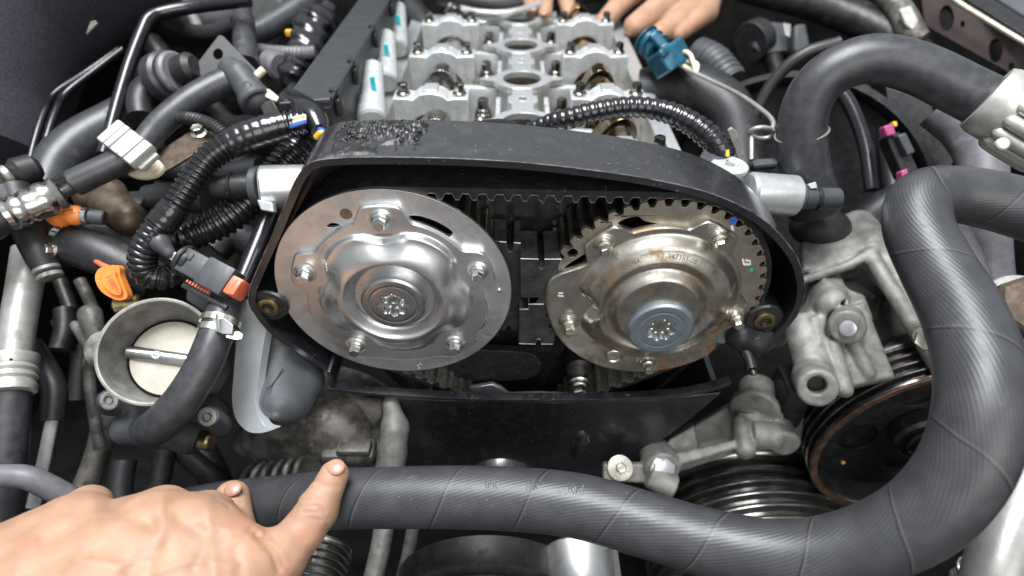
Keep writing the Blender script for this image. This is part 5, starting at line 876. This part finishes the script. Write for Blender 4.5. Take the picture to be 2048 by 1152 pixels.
# far left pipes
vp = root_at('air_con_pipe', 'pale aluminium pipe with a crimped ribbed ferrule down the left edge', 'pipe', 30, 780, 30)
ptube(vp, 'pipe', [(62, 500, 33, 64), (48, 580, 32.3, 62), (34, 660, 31.6, 62), (26, 730, 31, 62)], M['pipe'], 28)
fa, fb = PD(26, 712, 30.9), PD(20, 800, 30.1); axf = nrm(fb-fa); m = MB(); m.lathe(fa, axf, [(0, .95), (.05, 1.15), (.5, 1.12), (.62, 1.02), (.85, 1.14), (1.0, 1.02), (1.25, 1.12), (1.4, 1.0), (1.65, 1.12), (1.95, 1.08), (2.0, .9)], 40); part('ferrule', m, M['ferrule'], vp); m = MB(); m.sphere(PD(22, 719, 29.6), .07, 6, 8); part('pin_hole', m, M['void'], vp)
ptube(vp, 'hose', [(22, 780, 30.4, 70), (14, 860, 30, 76), (4, 960, 29.6, 80), (-6, 1060, 29, 82)], M['rubber'], 26)
cl2 = root_at('coolant_line', 'black crimped hose end leaning behind the left ferrule and steel crimp', 'hose', 100, 540, 31.5); ptube(cl2, 'hose', [(30, 380, 32.5, 60), (52, 440, 32, 62), (76, 500, 31.8, 58), (92, 535, 31.8, 50)], M['rubberd'], 24)
for k in range(3): c = PD(86+k*7, 524+k*14, 31.8); m = MB(); m.lathe(c, nrm(PD(92, 535, 31.8)-PD(76, 500, 31.8)), [(-.14, .55), (-.1, .68-.03*k), (.1, .68-.03*k), (.14, .55)], 28); part('rib', m, M['alud'] if k else M['darkm'], cl2)
wrod = root_at('white_rod', 'white rod with a black rubber sleeve at the lower left', 'rod', 80, 1000, 33)
ptube(wrod, 'rod', [(106, 830, 33, 22), (88, 920, 32.5, 23), (66, 1015, 32, 24)], M['white'], 18, sm=False); ptube(wrod, 'sleeve', [(62, 690, 34.2, 40), (86, 730, 33.8, 44), (108, 780, 33.3, 46), (104, 842, 32.8, 44)], M['rubberd'], 22)
hose('grey_tube', [(-60, 950, 27, 46), (0, 952, 27.2, 46), (50, 954, 27.4, 46), (100, 975, 27.8, 46), (160, 1010, 28.4, 46), (220, 1050, 29, 46)], M['lav'], 'smooth lavender-grey tube disappearing behind the pointing hand', 'tube', seg=24)
# fuel line with crimp, sleeve and clip
fl_ = root_at('fuel_line', 'fuel line with a dented steel crimp and a black sleeve at the upper left', 'fuel line', 130, 400, 31)
ptube(fl_, 'hose', [(-60, 478, 29.5, 60), (0, 440, 30, 62), (30, 428, 30.2, 60)], M['rubberd'], 22); fa, fb = PD(8, 434, 30), PD(124, 386, 31.3); axf = nrm(fb-fa); Lf = np.linalg.norm(fb-fa)
m = MB(); m.lathe(fa, axf, [(0, .7), (.05, .86), (.3, .9), (.45, .8), (.7, .88), (.95, .80), (1.2, .9), (1.5, .82), (1.8, .92), (Lf*.75, .92), (Lf*.85, .82), (Lf-.1, .95), (Lf, .85), (Lf, .3)], 36); part('crimp', m, M['crimp'], fl_)
for k in range(5):
    for a in (.6, 1.5, 2.4): fr = frame(fa, axf); u = nrm(-CF*.9+CU*math.cos(a)*1.1); m = MB(); m.box((0, 0, 0), (.30, .22, .08), fr=(fa+axf*(.45+k*.6)+u*.84, axf, nrm(np.cross(u, axf)), u), bev=.03); part('dent', m, M['darkm'], fl_)
ptube(fl_, 'tube', [(118, 389, 31.2, 26), (160, 368, 31.6, 24), (200, 348, 32, 24)], M['blackp'], 18, sm=False); pcyl(fl_, 'sleeve', (143, 368, 31.3), (272, 308, 32.3), 54, M['rubber'], ch=.08, seg=32)
nc = root_at('nylon_clip', 'pale grey ribbed nylon clip holding the fuel line', 'clip', 262, 330, 31.8)
ax1 = nrm(PD(298, 320, 32)-PD(215, 255, 32.3)); fc = frame(PD(256, 290, 31.5), nrm(-CF+.7*ZA), ax1)
for k, (t_, w_, h_) in enumerate(((-1.15, .55, .62), (-.62, .42, .72), (-.1, .62, .60), (.45, .42, .74), (.98, .62, .66))): m = MB(); m.box((t_, 0, 0), (w_, 1.5, h_), fr=fc, bev=.12); part('rib', m, M['clip'], nc)
m = MB(); m.box((0, 0, -.35), (3.0, 1.2, .35), fr=fc, bev=.1); part('base', m, M['clip'], nc)
iw = root_at('ivory_washer', 'ivory plastic washer on an oily plate below the nylon clip', 'washer', 290, 340, 33)
m = MB(); m.trace(ring2(286, 334, 40, 22, 20), nrm([-.1, -.5, .9]), 32.6, .2, per=3); part('washer', m, M['ivory'], iw, 30, .05); ptrace(iw, 'plate', [(290, 320), (380, 262), (440, 262), (455, 280), (380, 312), (330, 342), (300, 352)], nrm([0, -.3, 1]), 34, .2, M['brownm'], .04)
m = MB(); m.hexbolt(PD(399, 268, 33.4), (0, -.2, 1), .33, .4); part('nut', m, M['boltw'], iw)
hose('elbow_hose', [(490, 150, 37, 52), (440, 168, 36.5, 54), (385, 198, 35.8, 54), (330, 240, 34.6, 52), (298, 275, 33.6, 50), (280, 298, 33, 46)], M['rubber'], 'thick grey-black hose sloping up to the elbow fitting at the upper left', 'hose', seg=28)
ef = root_at('elbow_fitting', 'black elbow fitting on the end of the sloping upper left hose', 'fitting', 500, 200, 36)
m = sdf_mb(lambda G: smin(cap(G, P3(462, 140, 36.6), P3(478, 150, 36.6), .75, .8), cap(G, P3(478, 150, 36.4), P3(512, 198, 36), .78, .92), .3), [P3(450, 130, 36.5), P3(525, 210, 36)], 1.6, .1); part('elbow', m, M['greyp'], ef, 60)
pcyl(ef, 'collar', (505, 192, 35.9), (516, 207, 35.7), 66, M['greyp'], ch=.1); m = MB(); c = PD(494, 172, 35.0); m.lathe(c, -CF, [(0, .28), (.05, .28), (.05, .2), (0, .2)], 20, closed=True); part('raised_ring', m, M['greyp'], ef); pcyl(ef, 'pin', (505, 160, 36.5), (528, 138, 36.5), 16, M['ivory']); ptrace(ef, 'clip', [(520, 175), (538, 178), (560, 196), (552, 204), (530, 194)], 'cam', 35.5, .4, M['ivory'], .06)
ptrace(ef, 'latch', [(515, 205), (545, 198), (560, 225), (530, 240)], 'cam', 35.5, .8, M['blackp'], .1)
bp_ = root_at('hanger_bracket', 'black pointed sheet bracket with one hole behind the elbow fitting', 'bracket', 440, 150, 38)
ptrace(bp_, 'plate', [(438, 70), (446, 72), (512, 140), (504, 150), (468, 160), (400, 152), (386, 138)], nrm([.1, -.6, .6]), 38, .25, M['rubberd'], .05, holes=[ring2(436, 108, 10, 11)])
va = root_at('vacuum_valve', 'round grey rubber valve beside the black sheet bracket', 'valve', 345, 170, 38)
pcyl(va, 'disc', (322, 158, 38.6), (346, 148, 38), 96, M['rubber'], ch=.2, seg=40); pcyl(va, 'pale_ring', (346, 148, 38), (358, 144, 37.8), 84, M['lav'], ch=.15, seg=40); pcyl(va, 'stem', (354, 146, 37.9), (392, 132, 37.5), 60, M['rubberd'], ch=.3, seg=28); ptube(va, 'elbow', [(322, 165, 38.6, 50), (292, 178, 38.6, 52), (280, 205, 38.3, 50), (282, 235, 38, 48)], M['rubberd'], 22)
hose('brake_pipe', [(500, 0, 41, 26), (400, 12, 41, 26), (330, 24, 40.5, 26), (300, 36, 40, 26), (285, 62, 39.6, 26), (262, 120, 39, 25), (240, 190, 38, 25), (222, 255, 37, 25), (206, 310, 36, 24)], M['conduit'], 'shiny black pipe bent down from the top edge past the round valve', 'pipe')
for k, (o_, lb) in enumerate(((0, 'thin black pipe right of its twin near the fender cloth'), (-22, 'thin black pipe left of its twin near the fender cloth'))): hose('thin_pipe', [(245+o_*.3, 98, 45, 13), (190+o_*.5, 140, 44, 13), (132+o_, 186, 43, 14), (112+o_, 220, 42, 15), (95+o_, 270, 41, 15), (78+o_, 335, 40, 15)], M['conduit'], lb, 'pipe', 'twin thin pipes at the upper left')
hose('heater_hose', [(285, 205, 40, 66), (220, 246, 39, 78), (160, 282, 38, 84), (115, 325, 37, 84), (90, 380, 36, 80)], M['rubber'], 'broad dark grey hose running behind the nylon clip', 'hose', seg=28)
hose('upright_hose', [(484, -20, 44, 34), (486, 20, 43.5, 34), (488, 45, 43, 42), (490, 90, 42, 46), (492, 130, 41, 48)], M['rubber'], 'upright grey-black hose behind the tip of the sheet bracket', 'hose', seg=24)
hose('sloping_hose', [(690, -60, 52, 46), (620, 0, 50, 50), (560, 40, 48.5, 50), (500, 72, 47, 46)], M['rubber'], 'dusty hose sloping up to the top edge left of the wiring duct', 'hose', seg=24)
hose('pale_pipe', [(700, -40, 54, 20), (660, -8, 53, 22), (590, -20, 55, 22)], M['pipe'], 'pale metal pipe at the top edge left of the wiring duct', 'pipe')
hose('ribbed_hose', [(510, 98, 44, 24), (550, 104, 43.5, 25), (600, 106, 43, 26), (632, 104, 43, 26)], M['lav'], 'thin grey ribbed conduit crossing to the wiring duct', 'conduit', ridge=(.3, .12))
m = sdf_mb(lambda G: smin(smin(cap(G, P3(630, 60, 47), P3(610, 110, 45), 1.5, 1.2), cap(G, P3(650, 30, 49), P3(630, 60, 47), 1., 1.5), .5), cap(G, P3(600, 120, 44), P3(590, 150, 43), 1., 1.1), .5)+.22*np.sin(G[..., 0]*3+G[..., 2]*4)*np.sin(G[..., 1]*3.3), [P3(590, 30, 48), P3(660, 150, 43)], 2.5, .16); solo('taped_harness', m, M['tape'], 'crumpled shiny black taped harness beside the wiring duct', 'harness', smooth=40)
m = MB(); m.cyl(PD(535, 128, 43), PD(560, 133, 42.5), 1.0, 24, .2); solo('rubber_plug', m, M['lav'], 'small lavender-grey plug between the elbow fitting and the wiring duct', 'plug'); m = MB(); m.box((0, 0, 0), (.5, .4, .5), fr=(PD(578, 66, 46), CR, np.array([0, 1., 0]), ZA), bev=.1); solo('yellow_tag', m, M['yellow'], 'tiny yellow tag on the harness left of the wiring duct', 'tag')
hose('curved_bar', [(330, 45, 50, 30), (370, 62, 50, 32), (420, 66, 49.5, 32), (470, 50, 49, 30)], M['rubberd'], 'dark curved bar under the bent shiny pipe at the top', 'bar'); hose('pale_strut', [(378, 22, 52, 22), (392, 50, 51, 22), (398, 68, 50, 20)], M['alud'], 'short pale strut above the dark curved bar', 'strut')
m = MB(); m.sphere(PD(400, 25, 58), (5.5, 4, 3), 14, 26); solo('brake_reservoir', m, M['greyp'], 'dark rounded reservoir at the top behind the bent shiny pipe', 'reservoir'); m = MB(); m.cyl(PD(520, 20, 56), PD(515, -30, 58), 2.2, 28, .3); solo('pale_canister', m, M['lamp'], 'pale canister partly hidden at the top behind the upright hose', 'canister')
fl2 = [(240, -160), (60, -40), (-40, 60), (-110, 230), (-130, 380)]
m = MB(); m.tube([PD(a-60, b-60, 45-k) for k, (a, b) in enumerate(fl2)], 9.0, 56, per=8); solo('fender_cloth', m, M['fabric'], 'dark cloth fender cover bulging in at the top left corner', 'fender cover')
m = MB(); m.trace([(180, 42), (190, 40), (194, 47), (176, 66), (170, 70)], 'cam', 36.5, .2); solo('torn_tag', m, M['grimy'], 'small pale torn tag at the edge of the fender cloth', 'tag', bev=.05)  # added chip in place of a white glint, no real tag
gk = root_at('air_valve', 'grey round valve with a round metal plate at the left edge', 'valve', 40, 350, 33); pcyl(gk, 'body', (20, 350, 32.5), (78, 334, 33.5), 60, M['rubberd'], ch=.3, seg=28); pcyl(gk, 'neck', (8, 356, 32.3), (22, 350, 32.5), 46, M['alud']); pcyl(gk, 'plate', (-14, 372, 32), (2, 362, 32), 110, M['greybolt'], ch=.1, seg=40)
hose('rear_bar', [(300, 400, 37, 60), (360, 395, 36.5, 62), (420, 400, 36, 60)], M['rubberd'], 'black tube in the shade behind the looping conduit', 'tube', seg=22); m = MB(); m.box((0, 0, 0), (2.4, 1.5, .8), fr=(PD(250, 405, 36), nrm([1, .2, -.1]), nrm([-.2, 1, 0]), ZA), bev=.15); solo('black_clip', m, M['blackp'], 'black clip block in the shade right of the orange lever', 'clip')
m = sdf_mb(lambda G: smin(cap(G, P3(180, 395, 36), P3(225, 380, 36), .9, .7), cap(G, P3(225, 415, 35.5), P3(260, 440, 35), 1.1, 1.), .8), [P3(180, 380, 36), P3(260, 440, 35)], 2, .16); solo('dirty_flange', m, M['brownm'], 'brown dirty metal flange above the orange lever', 'flange', smooth=60)
m = sdf_mb(lambda G: smin(cap(G, P3(180, 630, 38), P3(195, 680, 37.5), .7, .5), cap(G, P3(150, 650, 38), P3(175, 690, 37.5), .3), .3), [P3(150, 630, 38), P3(200, 690, 37.5)], 1.5, .14); solo('dusty_knuckle', m, M['alud'], 'dusty pale knuckle deep in the dark left of the throttle body', 'bracket', smooth=60)
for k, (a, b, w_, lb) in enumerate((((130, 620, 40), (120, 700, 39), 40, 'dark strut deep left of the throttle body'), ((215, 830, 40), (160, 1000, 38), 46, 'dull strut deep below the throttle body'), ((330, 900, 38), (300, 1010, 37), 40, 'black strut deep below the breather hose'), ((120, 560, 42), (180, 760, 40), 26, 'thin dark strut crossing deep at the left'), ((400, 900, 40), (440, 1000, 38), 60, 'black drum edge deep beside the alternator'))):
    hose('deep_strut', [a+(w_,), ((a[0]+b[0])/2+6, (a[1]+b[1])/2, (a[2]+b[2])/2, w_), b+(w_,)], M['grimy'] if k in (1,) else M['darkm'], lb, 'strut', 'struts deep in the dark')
# ================================================================ hands
def hand(parts_, pad, h, k, extra=None):
    pts = [P3(*a) for a, b, ra, rb in parts_]+[P3(*b) for a, b, ra, rb in parts_]
    def fn(G):
        d = None
        for (a, b, ra, rb), kk in zip(parts_, k):
            q = cap(G, P3(*a), P3(*b), ra*a[2]/FPX, rb*b[2]/FPX); d = q if d is None else smin(d, q, kk)
        return extra(G, d) if extra else d
    return sdf_mb(fn, pts, pad, h)
hp = [  # px,py,depth of both ends, radii in px
 ((-80, 1240, 21.5), (150, 1085, 23.6), 150, 96), ((60, 1230, 21.5), (300, 1085, 23.6), 140, 98), ((200, 1230, 21.5), (400, 1085, 23.8), 130, 88),
 ((350, 1260, 21.8), (470, 1120, 23.4), 110, 70), ((80, 1105, 23.8), (178, 1016, 25), 62, 38), ((230, 1080, 23.6), (328, 1022, 25), 64, 44), ((330, 1080, 23.6), (418, 1032, 25.2), 64, 46),
 ((178, 1016, 25), (215, 1110, 27), 38, 34), ((328, 1022, 25), (350, 1120, 27.5), 42, 36),
 ((418, 1034, 25.2), (470, 1066, 26.4), 44, 38), ((470, 1066, 26.4), (464, 996, 27.6), 38, 34),
 ((462, 1205, 22.5), (552, 1122, 24.2), 78, 54), ((552, 1122, 24.2), (606, 1062, 25.2), 52, 41), ((606, 1062, 25.2), (634, 1020, 25.5), 41, 42), ((634, 1020, 25.5), (668, 950, 26), 39, 29)]
CREASE = [([(586, 1007), (608, 1001), (628, 1000)], 5, .045), ([(597, 1012), (631, 1012), (650, 1024)], 4.5, .055), ([(606, 1023), (638, 1025), (656, 1036)], 4.5, .05), ([(618, 1036), (642, 1040)], 5, .035),
 ([(627, 961), (653, 972), (676, 974)], 4.5, .035), ([(634, 971), (656, 980)], 4, .025), ([(441, 984), (460, 986), (482, 993)], 4, .045), ([(448, 992), (464, 995), (482, 1002)], 4, .045), ([(456, 1001), (480, 1010)], 4, .04), ([(430, 998), (446, 1003), (458, 1014)], 4.5, .04),
 ([(512, 1072), (545, 1108), (556, 1140)], 7, .08), ([(528, 1078), (556, 1104), (566, 1128)], 5, .04), ([(500, 1060), (520, 1074), (545, 1076)], 8, .06), ([(560, 1120), (590, 1150)], 6, .04),
 ([(225, 1012), (262, 1035), (304, 1050)], 17, .10), ([(304, 1050), (335, 1020)], 15, .07), ([(90, 1080), (150, 1060)], 18, .08), ([(360, 1040), (395, 1060), (440, 1075)], 15, .08), ([(60, 1150), (150, 1110), (230, 1100)], 22, .09), ([(260, 1140), (330, 1090)], 18, .10), ([(390, 1140), (420, 1090)], 15, .07), ([(470, 1100), (480, 1150)], 14, .07)]
RIDGE = [([(120, 1200), (190, 1060), (185, 1000)], 16, .07), ([(270, 1200), (318, 1080), (326, 1000)], 16, .09), ([(430, 1170), (420, 1080), (414, 1010)], 15, .08), ([(300, 1150), (380, 1120), (470, 1130)], 9, .05), ([(180, 1120), (240, 1130), (300, 1120)], 7, .04), ([(575, 1150), (640, 1060), (660, 1000)], 12, .03)]
def crease(G, d):
    q = G-CAM; t = np.maximum(q@CF, 1.); X = 1024+FPX*(q@CR)/t; Y = 576-FPX*(q@CU)/t
    def pl(pts):
        r = np.full(X.shape, 1e9)
        for (ax, ay), (bx, by) in zip(pts[:-1], pts[1:]):
            dx, dy = bx-ax, by-ay; s_ = np.clip(((X-ax)*dx+(Y-ay)*dy)/(dx*dx+dy*dy), 0, 1); r = np.minimum(r, np.hypot(X-ax-s_*dx, Y-ay-s_*dy))
        return r
    near = np.abs(d) < .5
    for pts, w_, dep in CREASE: d = d+near*dep*np.exp(-(pl(pts)/w_)**2)
    for pts, w_, dep in RIDGE: d = d-near*dep*np.exp(-(pl(pts)/w_)**2)
    return d+.010*np.sin(G[..., 0]*5.1+G[..., 2]*2)*np.sin(G[..., 1]*4.3+G[..., 0]*1.7)
kk = [.1, .9, .9, .9, .6, .7, .7, .5, .5, .4, .3, .8, .4, .25, .2]
ph_ = root_at('person_hand', 'bare pointing hand at the lower left, its extended digit touching the front hose', 'hand', 250, 1150, 24)
m = hand(hp, 3.0, .068, kk, crease); part('skin', m, M['skin'], ph_, 80)
def nail_at(par, px, py, d, w_, l_, ux, n): u = nrm(ux); fr = frame(PD(px, py, d), n, u); m = MB(); m.sphere((0, 0, 0), (l_, w_, .13), 10, 18, fr=fr); return part('fingernail', m, M['nail'], par, 60)
dirT = PD(668, 952, 26)-PD(640, 1018, 25.5)
nail_at(ph_, 671, 934, 25.66, .42, .38, dirT, nrm(-CF*.75+CU*.75)); nail_at(ph_, 466, 978, 27.02, .40, .36, P3(464, 996, 27.6)-P3(470, 1066, 26.4), nrm(-CF*.8+CU*.7))
# rear hands
def rear(name, lab, segs, pad, ks, nails, px, py, d):
    r_ = root_at(name, lab, 'hand', px, py, d); m = hand(segs, pad, .13, ks); part('skin', m, M['skin'], r_, 80)
    for n_ in nails: nail_at(r_, *n_)
up_ = nrm(-CF*.8+CU*.6)
rear('person_hand', 'fingertips of a hand resting on the rear edge of the cylinder head', [((1050, -60, 62), (1058, -28, 60), 20, 17), ((1058, -28, 60), (1063, 18, 57.5), 17, 14), ((1090, -60, 61), (1092, -25, 59.5), 20, 17), ((1092, -25, 59.5), (1090, 26, 57), 17, 14), ((1125, -60, 61), (1128, -20, 59), 22, 19), ((1128, -20, 59), (1138, 26, 57.3), 18, 14), ((1050, -70, 63), (1130, -70, 62), 34, 34)], 3.5, [.1, .3, .3, .3, .3, .3, 1.2],
     [(1066, 16, 56.6, .42, .5, CU*-1+CF*.3, up_), (1088, 24, 56.1, .42, .5, CU*-1+CF*.3, up_)], 1090, 20, 58)
rear('person_hand', 'curled hand gripping behind the right rear corner of the cylinder head', [((1300, -70, 60), (1262, -15, 58), 30, 26), ((1262, -15, 58), (1205, 45, 56), 24, 17), ((1340, -60, 60), (1330, 10, 57), 40, 34), ((1330, 10, 57), (1268, 52, 55), 30, 21), ((1400, -40, 59), (1378, 28, 56.5), 36, 28), ((1378, 28, 56.5), (1318, 68, 54.5), 28, 20), ((1420, -30, 59), (1412, 22, 56.5), 30, 24), ((1412, 22, 56.5), (1355, 68, 55), 24, 17), ((1320, -90, 62), (1420, -80, 62), 70, 60)], 4.5, [.1, .3, .5, .25, .5, .2, .5, .2, 1.6],
     [], 1320, 60, 57)
hose('rear_cable', [(900, 14, 57, 16), (960, 26, 56, 16), (1020, 26, 56, 16), (1080, 10, 57, 16)], M['pipe'], 'pale steel cable bowing behind the rear edge of the cylinder head', 'cable'); hose('rear_loom', [(880, -10, 60, 40), (980, 8, 59, 44), (1090, 0, 60, 40), (1200, -20, 62, 40)], M['rubberd'], 'black loom at the top edge behind the cylinder head', 'loom')

# more of the dim clutter behind the pipes at the upper left, and deep at the left
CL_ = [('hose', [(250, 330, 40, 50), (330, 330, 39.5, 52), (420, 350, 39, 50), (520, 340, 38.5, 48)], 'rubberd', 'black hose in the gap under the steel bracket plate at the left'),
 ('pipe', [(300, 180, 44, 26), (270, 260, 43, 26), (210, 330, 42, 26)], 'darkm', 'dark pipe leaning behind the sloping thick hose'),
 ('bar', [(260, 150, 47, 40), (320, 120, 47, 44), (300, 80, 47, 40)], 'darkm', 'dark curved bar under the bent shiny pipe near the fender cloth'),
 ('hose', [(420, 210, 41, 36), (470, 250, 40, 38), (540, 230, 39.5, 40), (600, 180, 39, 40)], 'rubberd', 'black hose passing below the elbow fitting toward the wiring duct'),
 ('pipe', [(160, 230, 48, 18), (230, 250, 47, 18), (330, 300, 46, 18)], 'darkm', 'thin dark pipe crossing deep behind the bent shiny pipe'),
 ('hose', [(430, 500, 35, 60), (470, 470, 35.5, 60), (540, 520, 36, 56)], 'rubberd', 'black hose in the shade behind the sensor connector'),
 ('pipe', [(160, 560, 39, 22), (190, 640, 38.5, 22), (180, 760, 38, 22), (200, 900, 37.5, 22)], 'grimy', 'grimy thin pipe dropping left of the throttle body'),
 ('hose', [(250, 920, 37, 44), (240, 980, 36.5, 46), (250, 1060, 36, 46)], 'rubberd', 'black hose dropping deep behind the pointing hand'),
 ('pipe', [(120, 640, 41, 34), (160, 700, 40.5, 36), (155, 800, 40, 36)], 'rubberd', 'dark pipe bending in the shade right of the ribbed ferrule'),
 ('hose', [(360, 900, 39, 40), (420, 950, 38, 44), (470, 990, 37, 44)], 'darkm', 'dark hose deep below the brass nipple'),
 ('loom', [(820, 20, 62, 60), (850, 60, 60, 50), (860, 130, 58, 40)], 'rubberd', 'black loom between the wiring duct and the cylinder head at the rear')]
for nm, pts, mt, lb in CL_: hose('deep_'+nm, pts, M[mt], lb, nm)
mk = root_at('mount_plate', 'dark oily mounting plate with two bolts under the sloping thick hose', 'plate', 400, 330, 40)
ptrace(mk, 'plate', [(320, 300), (430, 290), (520, 310), (560, 380), (430, 400), (300, 390)], nrm([0, -.4, 1]), 40, .6, M['darkm'], .1)
for x, y in ((350, 330), (480, 350)): m = MB(); m.hexbolt(PD(x, y, 39.4), (0, -.3, 1), .4, .5); part('bolt', m, M['darkbolt'], mk)
m = MB(); m.box((0, 0, 0), (9, 4, 5), fr=(PD(330, 480, 42), CR, np.array([0, 1., 0]), ZA), bev=.5); m.box((3, -1, 1), (6, 4, 5), fr=(PD(330, 480, 42), CR, np.array([0, 1., 0]), ZA), bev=.5); solo('engine_mount', m, M['grimy'], 'dark grimy block low behind the looping conduit', 'mount')
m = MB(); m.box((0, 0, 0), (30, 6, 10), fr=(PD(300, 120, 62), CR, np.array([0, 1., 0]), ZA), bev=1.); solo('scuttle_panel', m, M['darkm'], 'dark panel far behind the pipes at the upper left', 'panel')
